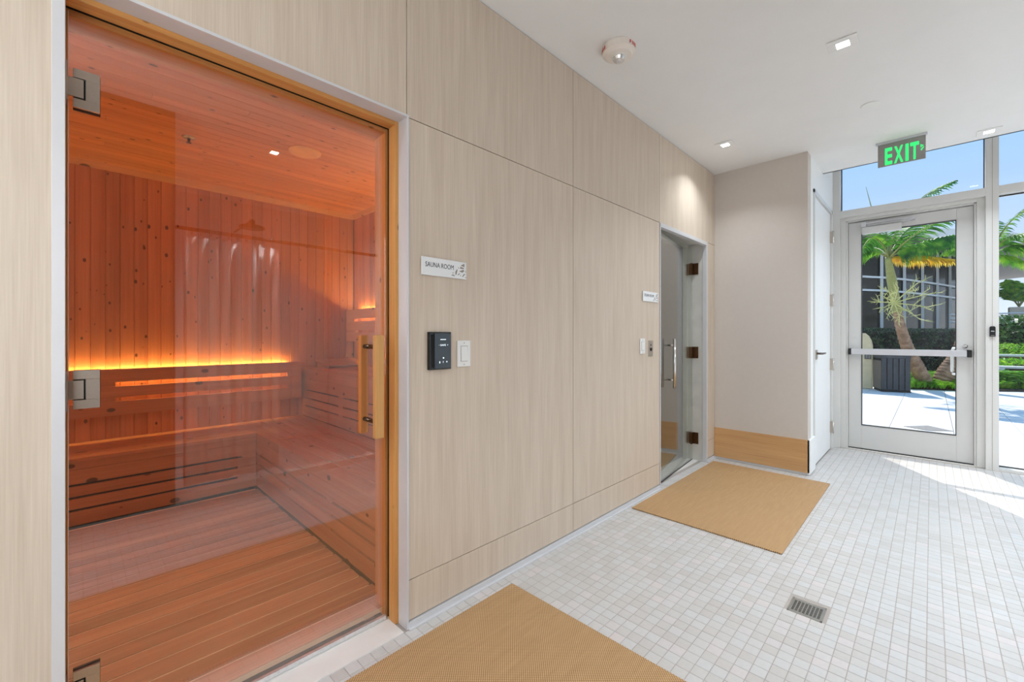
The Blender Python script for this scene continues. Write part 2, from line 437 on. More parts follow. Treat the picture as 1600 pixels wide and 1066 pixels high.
# ---- wood panelled wall
back = MB()
back.box(-1.6, -.04, 1.545, 1.75, 0, CEIL).box(.955, 3.222, 1.545, 1.75, 0, CEIL).box(4.205, 4.42, 1.545, 1.75, 0, CEIL)
back.box(-.04, .955, 1.545, 1.75, 2.115, CEIL).box(3.222, 4.205, 1.545, 1.75, 2.115, CEIL)
wall_left = struct('wall_left', back, 'seam_backing', 'long wall clad in pale vertical-grained oak panels')
g = .0018
ROW = [(.032, .1985), (.1985, 2.0955), (2.0955, CEIL-.003)]
def panel(x0, x1, z0, z1):
    obj('panel', MB().box(x0+g, x1-g, WY, 1.546, z0+g, z1-g), 'oak_panel', wall_left, bevel=.0006)
panel(-1.6, -.038, .032, CEIL-.003)
panel(-.17, .9475, 2.1, CEIL-.003) if False else panel(-.038, .9475, 2.101, CEIL-.003)
for a, b in ((.954, 2.083), (2.083, 3.2215)):
    for z0, z1 in ROW[:2]: panel(a, b, z0, z1)
for a, b in ((.9475, 2.083), (2.083, 3.2215), (3.2215, 4.209), (4.209, 4.42)): panel(a, b, *ROW[2])
for z0, z1 in ROW[:2]: panel(4.214, 4.42, z0, z1)
# aluminium skirting channel under the panels
for k, (a, b) in enumerate(((.952, 3.222), (4.214, 4.418), (-1.6, -.04))):
    o = struct('baseboard_left', MB().box(a, b, 1.5245, 1.55, .0, .028).box(a, b, 1.512, 1.5245, .0, .006), 'silver_trim',
               ['slim silver metal skirting between sauna and steam doors', 'short silver metal skirting beside the beige wall', 'slim silver metal skirting left of the sauna door'][k], bevel=.0008)

# ---- beige end wall with its oak base, white side wall with door
struct('wall_far', MB().box(4.42, 4.55, .762, 1.75, 0, CEIL), 'beige_paint', 'beige painted end wall beside the steam room door')
b_ = struct('baseboard_far', MB().box(4.405, 4.42, .748, 1.528, .022, .304), 'oak_base', 'tall oak base board under the beige end wall', bevel=.001)
obj('end_cap', MB().box(4.405, 4.65, .742, .7615, .012, .304), 'white_paint', b_, label='white end of the base board', bevel=.001)
obj('shadow_strip', MB().box(4.411, 4.42, .75, 1.528, .0, .022), 'silver_trim', b_)
struct('wall_corner', MB().box(4.55, 4.655, .762, .9, 0, CEIL).box(4.655, 5.13, .762, .9, 2.53, CEIL).box(5.13, 5.64, .762, .9, 2.53, 3.2).box(5.64, 5.73, .762, .9, 0, 3.2).box(4.655, 5.64, .86, .9, 0, 2.53), 'white_paint', 'white painted wall holding the plain white door')
door2 = struct('door_2', MB().box(4.70, 5.60, .768, .81, .012, 2.49), 'white_paint', 'plain white flush door beside the glass exit door', bevel=.002)
obj('door_frame', MB().box(4.655, 4.695, .752, .82, 0, 2.53).box(5.605, 5.64, .752, .82, 0, 2.53).box(4.655, 5.64, .752, .82, 2.495, 2.53), 'frame_grey', door2, bevel=.001)
for z in (2.247, 1.58, .904, .24):
    hg = obj('hinge', MB().box(5.585, 5.628, .744, .768, z-.06, z+.06), 'nickel', door2, bevel=.002)
    obj('hinge_pin', MB().tube([(5.606, .742, z-.065), (5.606, .742, z+.065)], .008, 8), 'chrome', hg, smooth=True)
hd = obj('lever_handle', MB().box(4.76, 4.83, .755, .768, .985, 1.073), 'nickel', door2, bevel=.002)
obj('lever', MB().tube([(4.795, .756, 1.04), (4.795, .715, 1.04)], .010, 10).tube([(4.79, .715, 1.04), (4.92, .712, 1.04)], .009, 10), 'dark_chrome', hd, smooth=True)

# ---- glazed exit wall
FX0, FX1 = 5.73, 5.885
lwY = [(.699, .769), (-.427, -.347), (-1.50, -1.43), (-2.56, -2.49), (-3.62, -3.55)]
fr = MB()
for a, b in lwY: fr.box(FX0, FX1, a, b, 0, 3.2)
fr.box(FX0, FX1, -.347, .699, 2.462, 2.536)
for k in range(1, 5):
    a = lwY[k+1][1] if k < 4 else -4.1
    b = lwY[k][0]
    fr.box(FX0, FX1, a, b, 2.462, 2.536).box(FX0, FX1, a, b, 0, .028)
fr.box(FX0, FX1, -4.1, .77, 3.13, 3.2)
wr = struct('wall_right', fr, 'frame_grey', 'grey aluminium storefront framing of the glazed exit wall', bevel=.002)
fr2 = MB()   # inner door frame
fr2.box(5.775, FX1, .655, .699, 0, 2.462).box(5.80, FX1, .641, .655, 0, 2.425).box(5.775, FX1, -.347, -.296, 0, 2.462).box(5.80, FX1, -.296, -.28, 0, 2.425)
fr2.box(5.775, FX1, -.296, .655, 2.43, 2.462).box(5.80, FX1, -.28, .641, 2.418, 2.43)
obj('door_frame', fr2, 'frame_grey', wr, bevel=.002)
obj('mullion_joint', MB().box(5.7285, 5.731, -.389, -.386, 0, 3.15), 'grout', wr)
def pane(name, y0, y1, z0, z1, lab):
    w = struct(name, MB().box(5.815, 5.823, y0, y1, z0, z1), 'clear_glass', lab)
    e_ = .006
    obj('gasket', MB().box(5.808, 5.83, y0, y0+e_, z0, z1).box(5.808, 5.83, y1-e_, y1, z0, z1).box(5.808, 5.83, y0, y1, z0, z0+e_).box(5.808, 5.83, y0, y1, z1-e_, z1), 'black_rubber', w)
pane('window_1', -.345, .697, 2.538, 3.128, 'transom pane over the exit door with blue sky behind')
pane('window_2', lwY[2][1], lwY[1][0], .03, 2.46, 'tall fixed pane right of the exit door')
pane('window_3', lwY[2][1], lwY[1][0], 2.538, 3.128, 'small upper pane at the right edge over the tall pane')
for k in range(2, 5):
    a = lwY[k+1][1] if k < 4 else -4.1
    pane('window_%d' % (2*k), a, lwY[k][0], .03, 2.46, ['', '', 'tall pane outside the picture nearest the exit', 'tall pane outside the picture further along', 'tall pane outside the picture at the far corner'][k])
    pane('window_%d' % (2*k+1), a, lwY[k][0], 2.538, 3.128, ['', '', 'upper pane outside the picture nearest the exit', 'upper pane outside the picture further along', 'upper pane outside the picture at the far corner'][k])

# ---- exit door leaf
lf = MB().box(5.84, 5.885, .531, .639, .012, 2.413).box(5.84, 5.885, -.278, -.167, .012, 2.413)
lf.box(5.84, 5.885, -.167, .531, 2.303, 2.413).box(5.84, 5.885, -.167, .531, .012, .258)
d3 = struct('door_3', lf, 'door_grey', 'grey aluminium glass exit door with a push bar', bevel=.002)
obj('glass_pane', MB().box(5.858, 5.866, -.168, .532, .257, 2.304), 'clear_glass', d3)
gk = MB().box(5.835, 5.875, .526, .531, .258, 2.303).box(5.835, 5.875, -.167, -.162, .258, 2.303).box(5.835, 5.875, -.167, .531, .258, .263).box(5.835, 5.875, -.167, .531, 2.298, 2.303)
obj('gasket', gk, 'black_rubber', d3)
pb = obj('push_bar', MB().box(5.775, 5.812, -.235, .612, 1.008, 1.068), 'aluminium', d3, bevel=.003, label='pale metal push bar')
obj('end_cap', MB().box(5.772, 5.84, .612, .634, 1.006, 1.07), 'black_rubber', pb, bevel=.003)
obj('end_cap', MB().box(5.772, 5.84, -.266, -.235, 1.004, 1.072), 'black_rubber', pb, bevel=.003)
obj('mounting_bracket', MB().box(5.80, 5.84, .56, .612, 1.015, 1.06).box(5.80, 5.84, -.235, -.19, 1.015, 1.06), 'aluminium', pb)
obj('pull_handle', MB().tube([(5.885, -.178, 1.085), (5.945, -.15, 1.085), (5.962, -.142, 1.06), (5.962, -.142, .86), (5.945, -.15, .835), (5.885, -.178, .835)], .011, 10), 'white_plastic', d3, smooth=True)
obj('lock_cylinder', MB().tube([(5.822, -.225, 1.105), (5.842, -.225, 1.105)], .017, 14), 'chrome', d3, smooth=True)
cz = obj('door_closer', MB().box(5.785, 5.84, .215, .525, 2.272, 2.342), 'door_grey', d3, bevel=.004)
obj('closer_arm', MB().box(5.79, 5.805, .12, .50, 2.352, 2.362).box(5.76, 5.775, .16, .50, 2.368, 2.378).box(5.755, 5.81, .485, .525, 2.342, 2.388).box(5.755, 5.81, .118, .15, 2.352, 2.38), 'aluminium', cz, bevel=.001)
obj('sweep', MB().box(5.83, 5.885, -.278, .639, .002, .012), 'black_rubber', d3)
struct('trim_1', MB().box(5.79, 5.91, -.43, .70, -.01, .004), 'stone_sill', 'pale threshold under the exit door')

# ---- hidden sides of the hall
struct('wall_near', MB().box(-1.6, .5, -.7, -.55, 0, CEIL).box(.44, .5, -2.2, -.56, 0, CEIL), 'shade_wood', 'dark wooden partition left of the shower stall')
ws = struct('wall_stall', MB().box(.44, 2.3, -2.2, -2.07, 0, CEIL).box(2.2, 2.3, -4.1, -.6, 0, CEIL).box(2.2, 5.9, -4.2, -4.1, 0, 3.2), 'white_paint', 'white walls around the tiled shower stall and back hall')
tl = MB()
for r in range(11):
    for c in range(4):
        tl.box(.503+c*.424, .503+c*.424+.42, -2.07, -2.058, .012+r*.24, .012+r*.24+.236)
t_ = obj('wall_tile_field', tl, 'stall_tile', ws); t_['kind'] = 'stuff'
struct('wall_behind', MB().box(-1.7, -1.6, -4.2, 1.75, 0, CEIL), 'white_paint', 'white wall behind the camera')
struct('trim_2', MB().box(.5, 2.2, -.66, -.58, -.002, .055), 'stall_tile', 'low white curb along the shower stall', bevel=.003)

# shower things seen mirrored in the sauna glass
rd = thing('curtain_rod', 'dark metal rod carrying the shower curtain, mirrored in the sauna glass', 'rod', (1.35, -.65, 2.0))
obj('rail', MB().tube([(.5, -.65, 2.0), (2.2, -.65, 2.0)], .014, 12), 'dark_chrome', rd, smooth=True)
for s in (.503, 2.197): obj('flange', MB().tube([(s-.003, -.65, 2.0), (s+.003, -.65, 2.0)], .035, 16), 'dark_chrome', rd, smooth=True)
for k in range(9):
    cx = .6+k*.06
    obj('ring', MB().tube([(cx+.002*j, -.65+.024*math.cos(j), 1.99+.026*math.sin(j)) for j in [q*PI/4 for q in range(9)]], .0022, 5), 'dark_chrome', rd)
cu = MB(); nx = 90; x0, x1 = .56, 1.2
vs = []
for i in range(nx+1):
    x = x0+(x1-x0)*i/nx; off = .013*math.sin(i*.5)+.01*math.sin(i*.21+1)
    for z in (1.955, 1.0, .09): vs.append((x, -.65+off*(1 if z > .5 else 1.15), z-.02*abs(math.sin(i*.31)) if z > 1.9 else z))
cu.add(vs, [(3*i+j, 3*i+3+j, 3*i+4+j, 3*i+1+j) for i in range(nx) for j in range(2)])
cc = obj('shower_curtain', cu, 'curtain_cloth', smooth=True, recalc=False)
cc.modifiers.new('solid', 'SOLIDIFY').thickness = .003
tag(cc, 'white cloth shower curtain hanging in folds from the dark rod', 'curtain')
sh = thing('rain_shower', 'round rain shower head on an arm from the tiled stall wall', 'shower head', (1.2, -1.4, 2.25))
obj('plate', MB().lathe([(.03, 2.285), (.105, 2.262), (.112, 2.25), (.105, 2.243)], (1.2, -1.4), 32), 'dark_chrome', sh, smooth=True)
obj('arm', MB().tube([(1.2, -1.4, 2.28), (1.2, -1.42, 2.31), (1.2, -1.5, 2.32), (1.2, -2.057, 2.32)], .011, 12), 'dark_chrome', sh, smooth=True)
obj('ball_joint', MB().lathe([(.012, 2.33), (.026, 2.315), (.028, 2.30), (.016, 2.28)], (1.2, -1.4), 16), 'dark_chrome', sh, smooth=True)

# ================================================================== SAUNA
SX0, SX1, SYB, SZ = -1.1, 2.03, 4.30, 2.45
def vboard(length_axis, along0, along1, a0, a1, front, depth, facing):
    """tongue-and-groove board: chamfered front edges. a0..a1 is its width range, front the face coordinate,
    depth signed (away from the room), length axis 0/1/2, facing axis 0/1/2"""
    c = .0042; d = front+depth; fr_ = front; q = front+(c if depth > 0 else -c)
    prof = [(a0, q), (a0+c, fr_), (a1-c, fr_), (a1, q), (a1, d), (a0, d)]
    wa = [i for i in range(3) if i not in (length_axis, facing)][0]
    pts = [(p[0], p[1]) if wa < facing else (p[1], p[0]) for p in prof]
    return MB().prism(pts, along0, along1, length_axis)
sb = struct('wall_sauna_back', MB().box(-1.2, 2.15, 4.313, 4.42, 0, 2.6), 'dark_void', 'back wall of the sauna in upright knotty pine boards')
x = SX0; bw = .0785
while x < SX1-.01:
    obj('board', vboard(2, 0.004, SZ, x, min(x+bw, SX1)-.0004, SYB, .013, 1), 'pine_wall', sb); x += bw
sr = struct('wall_sauna_right', MB().box(2.043, 2.15, 1.75, 4.42, 0, 2.6), 'dark_void', 'right wall of the sauna in upright knotty pine boards')
y = 1.76
while y < SYB-.01:
    obj('board', vboard(2, 0.004, SZ, y, min(y+bw, SYB)-.0004, SX1, .013, 0), 'pine_wall', sr); y += bw
sl = struct('wall_sauna_left', MB().box(-1.2, SX0-.013, 1.75, 4.42, 0, 2.6), 'dark_void', 'left wall of the sauna in upright pine boards')
y = 1.76
while y < SYB-.01:
    obj('board', vboard(2, 0.004, SZ, y, min(y+bw, SYB)-.0004, SX0, -.013, 0), 'pine_wall', sl); y += bw
struct('wall_sauna_front', MB().box(-1.1, -.045, 1.75, 1.765, 0, SZ).box(.99, 2.03, 1.75, 1.765, 0, SZ).box(-.045, .99, 1.75, 1.765, 2.12, SZ), 'pine_wall', 'inner pine lining of the sauna front wall')
sc_ = struct('ceiling_sauna', MB().box(-1.2, 2.15, 1.76, 4.42, SZ+.013, 2.6), 'dark_void', 'sauna ceiling of narrow pine boards')
y = 1.765; k = 0
while y < SYB-.01:
    j = [.62, 1.35, .2, 1.0, -.3, 1.7][k % 6]+random.uniform(-.1, .1)
    for a, b in ((SX0, j-.0008), (j+.0008, SX1)):
        obj('board', vboard(0, a, b, y, min(y+bw, SYB)-.0004, SZ, .013, 2), 'pine_ceiling', sc_)
    y += bw; k += 1
cm = struct('trim_3', MB().prism([(SYB-.034, SZ), (SYB, SZ), (SYB, SZ-.04), (SYB-.012, SZ-.04)], SX0, SX1, 0), 'bench_x', 'pine crown strip along the sauna back wall')
struct('trim_4', MB().prism([(SX1-.034, SZ), (SX1, SZ), (SX1, SZ-.04), (SX1-.012, SZ-.04)], 1.765, SYB-.035, 1), 'bench_y', 'pine crown strip along the sauna right wall')

# duckboard floor
dk = thing('duckboard', 'brown slatted wooden duckboard floor just inside the sauna door', 'duckboard', (.2, 2.7, 0))
dsl = MB().box(-.5, .5, -.0455, .0455, .012, .032); k = 0
y = 1.735
while y < 3.70:
    x1 = .972+random.uniform(-.004, .006)
    obj('slat', MB().box(-.9, x1, y-.0445, y+.0445, .0326, .037), 'duckboard_wood', dk, bevel=.0022)
    y += .0995
obj('highlight_sheet', MB().box(-.9, .965, 1.69, 3.70, .0145, .0325), 'gap_highlight', dk)  # pale sheet below the slats stands in for highlights on their edges
for xx in (-.7, .1, .85): obj('bearer', MB().box(xx, xx+.045, 1.70, 3.70, .002, .014), 'duckboard_wood', dk)

# benches ------------------------------------------------------------
def front_boards(root, plane, axis, along0, along1, rows, blocks, mat, into):
    """boards on a vertical bench front. axis 0: runs along x at y=plane; axis 1: runs along y at x=plane"""
    def bx(a, b, d0, d1, z0, z1):
        lo, hi = plane+min(d0*into, d1*into), plane+max(d0*into, d1*into)
        return MB().box(a, b, lo, hi, z0, z1) if axis == 0 else MB().box(lo, hi, a, b, z0, z1)
    for z0, z1 in rows: obj('front_board', bx(along0, along1, 0, .02, z0, z1), mat, root, bevel=.0012)
    for i in range(1, len(rows)-1):
        z0 = rows[i+1][1]; z1 = rows[i][0]
        for a, b in blocks: obj('spacer_block', bx(a, b, .003, .02, z0, z1), mat, root)
    for a, b in blocks: obj('post', bx(a, b, .0205, .06, rows[-1][0], rows[0][1]-.021), mat, root)
bb = thing('sauna_bench', 'low pine bench along the back wall under the lit backrest', 'bench', (0, 3.74, 0), 'sauna benches')
rows_low = [(.382, .428), (.292, .380), (.216, .277), (.139, .201), (.040, .124)]
front_boards(bb, 3.742, 0, SX0, .983, rows_low, [(.86, .983), (-.5, -.44)], 'bench_x', 1)
for k in range(6): obj('seat_slat', MB().box(SX0, .983, 3.738+k*.0935, 3.738+k*.0935+.087, .428, .45), 'bench_x', bb, bevel=.002)
obj('gap_shade', MB().box(SX0, .983, 3.80, 3.81, .002, .40), 'dark_void', bb)  # near-black sheet behind each bench front paints the shade in its gaps
lb = thing('sauna_bench', 'low pine bench along the right side of the duckboard', 'bench', (.985, 2.5, 0), 'sauna benches')
rows_side = [(.384, .428), (.297, .382), (.222, .282), (.142, .207), (.040, .127)]
front_boards(lb, .985, 1, 1.77, SYB-.002, rows_side, [(2.365, 2.425), (3.66, 3.735), (1.77, 1.80)], 'bench_y', 1)
for k in range(6): obj('seat_slat', MB().box(.984+k*.0895, .984+k*.0895+.083, 1.77, SYB-.002, .428, .45), 'bench_y', lb, bevel=.002)
obj('gap_shade', MB().box(1.05, 1.06, 1.77, 3.735, .002, .40), 'dark_void', lb)
ub = thing('sauna_bench', 'high pine bench along the right wall, one step above the low bench', 'bench', (1.52, 3.0, .45), 'sauna benches')
rows_up = [(.80, .878), (.703, .798), (.627, .690), (.553, .613), (.452, .540)]
front_boards(ub, 1.52, 1, 1.77, SYB-.002, rows_up, [(3.42, 3.50), (4.22, 4.296), (1.77, 1.83)], 'bench_y', 1)
for k in range(6): obj('seat_slat', MB().box(1.518+k*.0855, 1.518+k*.0855+.079, 1.77, SYB-.002, .878, .90), 'bench_y', ub, bevel=.002)
obj('gap_shade', MB().box(1.59, 1.60, 1.77, 4.2, .452, .86), 'dark_void', ub)
# backrests with LED strips
br = thing('backrest', 'slatted pine backrest on the back wall with amber light behind', 'backrest', (.4, 4.2, .62), 'lit sauna backrests')
for z0, z1 in ((.868, .963), (.758, .837), (.628, .728)): obj('slat', MB().box(-1.0, 1.48, 4.20, 4.22, z0, z1), 'bench_x', br, bevel=.0015)
for a, b in ((-.96, -.84), (.09, .204), (1.358, 1.478)):
    for z0, z1 in ((.837, .868), (.728, .758)): obj('spacer_block', MB().box(a, b, 4.203, 4.22, z0, z1), 'bench_x', br)
for a in (-.92, .13, 1.40): obj('bracket', MB().box(a, a+.04, 4.2205, 4.2995, .66, .90), 'bench_x', br)
obj('led_strip', MB().box(-.95, 1.42, 4.262, 4.272, .925, .931), 'led_amber', br)
rb = thing('backrest', 'slatted pine backrest on the right wall with amber light behind', 'backrest', (1.96, 3.0, 1.14), 'lit sauna backrests')
for z0, z1 in ((1.373, 1.467), (1.261, 1.347), (1.146, 1.236)): obj('slat', MB().box(1.95, 1.97, 1.80, 4.296, z0, z1), 'bench_y', rb, bevel=.0015)
for a, b in ((4.12, 4.294), (2.9, 3.0), (1.80, 1.92)):
    for z0, z1 in ((1.347, 1.373), (1.236, 1.261)): obj('spacer_block', MB().box(1.953, 1.97, a, b, z0, z1), 'bench_y', rb)
for a in (4.20, 2.93, 1.85): obj('bracket', MB().box(1.9705, 2.0295, a, a+.04, 1.18, 1.40), 'bench_y', rb)
obj('led_strip', MB().box(1.997, 2.005, 1.9, 4.18, 1.43, 1.436), 'led_amber', rb)
def area(name, loc, rot, sx, sy, power, col, parent=None, spread=None):
    d = bpy.data.lights.new(name, 'AREA'); d.shape = 'RECTANGLE'; d.size = sx; d.size_y = sy; d.energy = power; d.color = col
    if spread: d.spread = spread
    o = bpy.data.objects.new(name, d); COL.objects.link(o); o.rotation_euler = rot
    if parent is not None:
        o.parent = parent; o.location = Vector(loc)-Vector(parent.location)
    else: o.location = loc
    return o
AMB = (1, .66, .20)
area('led_light', (.235, 4.282, .936), (PI, 0, 0), 2.3, .02, LED_POWER, AMB, br)
area('led_light', (.235, 4.282, .92), (0, 0, 0), 2.3, .02, LED_POWER*.35, AMB, br)
area('led_light', (2.016, 3.04, 1.442), (PI, 0, 0), .02, 2.2, LED_POWER, AMB, rb)
area('led_light', (2.016, 3.04, 1.425), (0, 0, 0), .02, 2.2, LED_POWER*.3, AMB, rb)
# headrest on the high bench
hr = thing('headrest', 'wedge-shaped pine headrest lying on the high sauna bench', 'headrest', (1.82, 4.12, .9))
for yy in (1.64, 1.97):
    obj('cheek', MB().prism([(4.02, .901), (4.24, .901), (4.24, .965), (4.02, .915)], yy, yy+.02, 0), 'bench_y', hr, bevel=.001)
for k in range(4):
    y0 = 4.02+k*.056; z0 = .9165+k*.0128
    obj('slat', MB().obox((1.815, y0+.024, z0+.012), (.195, 0, 0), (0, .024, .0055), (0, -.001, .006)), 'bench_x', hr, bevel=.001)
# ceiling disc and sprinkler inside the sauna
dsc = obj('ceiling_vent', MB().lathe([(.100, 2.4495), (.100, 2.443), (.085, 2.436), (.02, 2.434)], (1.09, 3.03), 36), 'handle_wood', smooth=False)
tag(dsc, 'round pale wooden vent disc on the sauna ceiling', 'vent')
sp = thing('sprinkler', 'small sprinkler with round plate on the sauna ceiling', 'sprinkler', (.50, 3.33, 2.43))
obj('plate', MB().lathe([(.036, 2.4495), (.036, 2.446), (.03, 2.441), (.012, 2.44)], (.50, 3.33), 24), 'nickel', sp, smooth=True)
obj('nozzle', MB().lathe([(.009, 2.44), (.007, 2.42), (.014, 2.416), (.014, 2.413)], (.50, 3.33), 12), 'dark_chrome', sp, smooth=True)

# ---- sauna door and its frame
d1 = struct('door_1', MB().box(.930, .966, 1.592, 1.6415, .0, 2.115).box(-.045, -.017, 1.592, 1.6415, .0, 2.115), 'pine_frame', 'frameless glass sauna door in a knotty pine frame', bevel=.0015)
obj('head_jamb', MB().box(-.017, .930, 1.592, 1.6415, 2.078, 2.115), 'pine_frame_x', d1, bevel=.0015)
obj('inner_jamb', MB().box(.925, .966, 1.662, 1.752, .0, 2.115), 'pine_frame', d1, bevel=.0015)
obj('inner_jamb', MB().box(-.045, -.014, 1.662, 1.752, .0, 2.115), 'pine_frame', d1, bevel=.0015)
obj('inner_head', MB().box(-.014, .925, 1.662, 1.752, 2.066, 2.115), 'pine_frame_x', d1, bevel=.0015)
obj('rebate', MB().box(.936, .966, 1.6415, 1.662, 0, 2.115).box(-.045, -.022, 1.6415, 1.662, 0, 2.115).box(-.022, .936, 1.6415, 1.662, 2.084, 2.115), 'dark_void', d1)
tr = MB().box(.946, .9555, 1.524, 1.592, .0, 2.1035).box(-.040, -.017, 1.524, 1.592, .0, 2.1035).box(-.017, .946, 1.524, 1.592, 2.0935, 2.1035)
tr.box(.9555, .9665, 1.57, 1.592, 0, 2.115).box(-.017, .946, 1.57, 1.592, 2.1035, 2.115)
obj('metal_trim', tr, 'silver_trim', d1, bevel=.0008, label='silver metal edging around the pine frame')
gp = obj('glass_pane', MB().box(-.012, .919, 1.646, 1.654, .014, 2.07), 'sauna_glass', d1)
obj('pane_edge', MB().box(-.0135, -.012, 1.646, 1.654, .014, 2.07), 'curtain_cloth', gp)
obj('drip_seal', MB().box(-.012, .919, 1.643, 1.657, .006, .022), 'clear_lens', d1)
for z in (1.866, 1.056, .248):
    hp = obj('hinge', MB().box(-.004, .048, 1.637, 1.6455, z+.028, z+.052).box(-.004, .048, 1.637, 1.6455, z-.052, z-.028).box(.020, .048, 1.637, 1.6455, z-.028, z+.028), 'nickel', d1, bevel=.0008)
    obj('knuckle', MB().box(-.016, .0165, 1.634, 1.6455, z-.025, z+.025), 'nickel', hp, bevel=.001)
    obj('wall_leaf', MB().box(-.0172, -.0145, 1.60, 1.645, z-.052, z+.052), 'nickel', hp, bevel=.0005)
    obj('back_plate', MB().box(-.004, .0495, 1.6545, 1.662, z-.0535, z+.052), 'black_rubber', hp)
    obj('gasket', MB().box(.0165, .020, 1.6445, 1.6455, z-.028, z+.028), 'black_rubber', hp)
ho = obj('handle', MB().box(.832, .868, 1.567, 1.595, .792, 1.204), 'handle_wood', d1, bevel=.003, label='square oak bar handle, outer side')
hi = obj('handle', MB().box(.836, .870, 1.703, 1.729, .792, 1.204), 'handle_wood', d1, bevel=.003, label='square oak bar handle, inner side')
for z in (1.157, .853):
    obj('standoff', MB().tube([(.850, 1.595, z), (.850, 1.6455, z)], .0095, 14), 'dark_chrome', ho, smooth=True)
    obj('standoff', MB().tube([(.853, 1.6545, z), (.853, 1.703, z)], .0095, 14), 'dark_chrome', hi, smooth=True)

# ---- steam room doorway
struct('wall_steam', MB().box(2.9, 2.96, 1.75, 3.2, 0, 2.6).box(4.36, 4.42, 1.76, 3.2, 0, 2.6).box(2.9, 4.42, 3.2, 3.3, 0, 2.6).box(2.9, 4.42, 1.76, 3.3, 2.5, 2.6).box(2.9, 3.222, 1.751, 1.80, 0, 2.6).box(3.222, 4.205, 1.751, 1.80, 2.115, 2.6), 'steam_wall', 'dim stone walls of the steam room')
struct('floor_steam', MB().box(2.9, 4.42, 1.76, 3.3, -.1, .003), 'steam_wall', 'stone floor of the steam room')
trm = MB().box(3.2225, 3.2335, 1.524, 1.56, 0, 2.095).box(4.188, 4.2135, 1.522, 1.56, 0, 2.095).box(3.2335, 4.188, 1.522, 1.56, 2.062, 2.095)
d4 = struct('door_4', trm, 'silver_trim', 'frameless glass steam room door standing slightly ajar', bevel=.001)
obj('stone_jamb', MB().box(4.193, 4.2135, 1.56, 1.752, 0, 2.115), 'marble', d4, bevel=.001)
obj('stone_jamb', MB().box(3.2225, 3.2335, 1.56, 1.752, 0, 2.115), 'marble', d4, bevel=.001)
obj('stone_head', MB().box(3.2335, 4.193, 1.56, 1.752, 2.085, 2.115), 'marble', d4, bevel=.001)
obj('stop_strip', MB().box(4.165, 4.193, 1.70, 1.74, 0, 2.085).box(3.2335, 4.165, 1.70, 1.74, 2.06, 2.085), 'marble', d4, bevel=.001)
th = math.radians(5.58); ux, uy = math.cos(th), math.sin(th); B = Vector((4.183, 1.659, 0))
def sd(s, off, z):     # point on the ajar leaf: s metres from the hinge side, off metres towards the hall
    return Vector((B.x-ux*s+uy*off, B.y-uy*s-ux*off, z))
def sbox(s0, s1, o0, o1, z0, z1):
    c = (sd(s0, o0, z0)+sd(s1, o1, z1))/2
    return MB().obox(c, Vector((ux, uy, 0))*abs(s1-s0)/2, Vector((uy, -ux, 0))*abs(o1-o0)/2, (0, 0, (z1-z0)/2))
obj('glass_pane', sbox(0, .935, -.004, .004, .012, 2.045), 'steam_glass', d4)
obj('drip_seal', sbox(0, .935, -.005, .005, .007, .013), 'black_rubber', d4)
for z in (1.848, 1.043, .217):
    hb = obj('hinge', sbox(.0, .045, .0045, .011, z-.055, z+.055), 'bronze', d4, bevel=.001)
    obj('wall_leaf', MB().box(4.1865, 4.1928, 1.60, 1.655, z-.055, z+.055), 'bronze', hb, bevel=.001)
    obj('back_plate', sbox(.0, .045, -.011, -.0045, z-.055, z+.055), 'bronze', hb)
hh = MB().tube([sd(.675, .055, .765), sd(.675, .055, 1.178)], .0125, 16)
hs_ = obj('handle', hh, 'chrome', d4, smooth=True, label='polished round bar handle')
for z in (1.123, .832): obj('standoff', MB().tube([sd(.675, .004, z), sd(.675, .055, z)], .008, 12), 'chrome', hs_, smooth=True)

# ================================================================== THINGS IN THE HALL
def mat_thing(x0, x1, y0, y1, lab):
    o = obj('floor_mat', MB().box(x0, x1, y0, y1, .0015, .009), 'woven_vinyl', bevel=.002)
    tag(o, lab, 'mat', 'tan woven floor mats')
mat_thing(-.05, 1.476, .532, 1.446, 'tan woven mat in front of the sauna door, nearest the camera')
mat_thing(2.712, 4.272, .585, 1.490, 'tan woven mat in front of the steam room door, before the beige wall')
# drain
dr = thing('floor_drain', 'square steel floor drain with slotted holes in the white tiles', 'drain', (2.248, .391, 0))
obj('tray', MB().box(2.188, 2.308, .331, .451, -.0014, -.0008), 'black_gloss', dr)
gm = MB().box(2.185, 2.192, .328, .454, -.001, .0025).box(2.304, 2.311, .328, .454, -.001, .0025).box(2.185, 2.311, .328, .335, -.001, .0025).box(2.185, 2.311, .447, .454, -.001, .0025)
obj('frame', gm, 'steel_drain', dr, bevel=.0006)
gm = MB()
for k in range(9): gm.box(2.192, 2.304, .335+k*.0134, .335+k*.0134+.0042, .0, .0016)
for k in range(13): gm.box(2.192+k*.0090, 2.192+k*.0090+.0038, .335, .447, .0, .0014)
gm.box(2.192, 2.204, .335, .447, 0, .0018).box(2.292, 2.304, .335, .447, 0, .0018)
obj('grate', gm, 'steel_drain', dr)
for (a, b) in ((2.298, .391), (2.198, .391)): obj('screw', MB().lathe([(.0045, .0016), (.0045, .0026), (.002, .003)], (a, b), 10), 'chrome', dr)

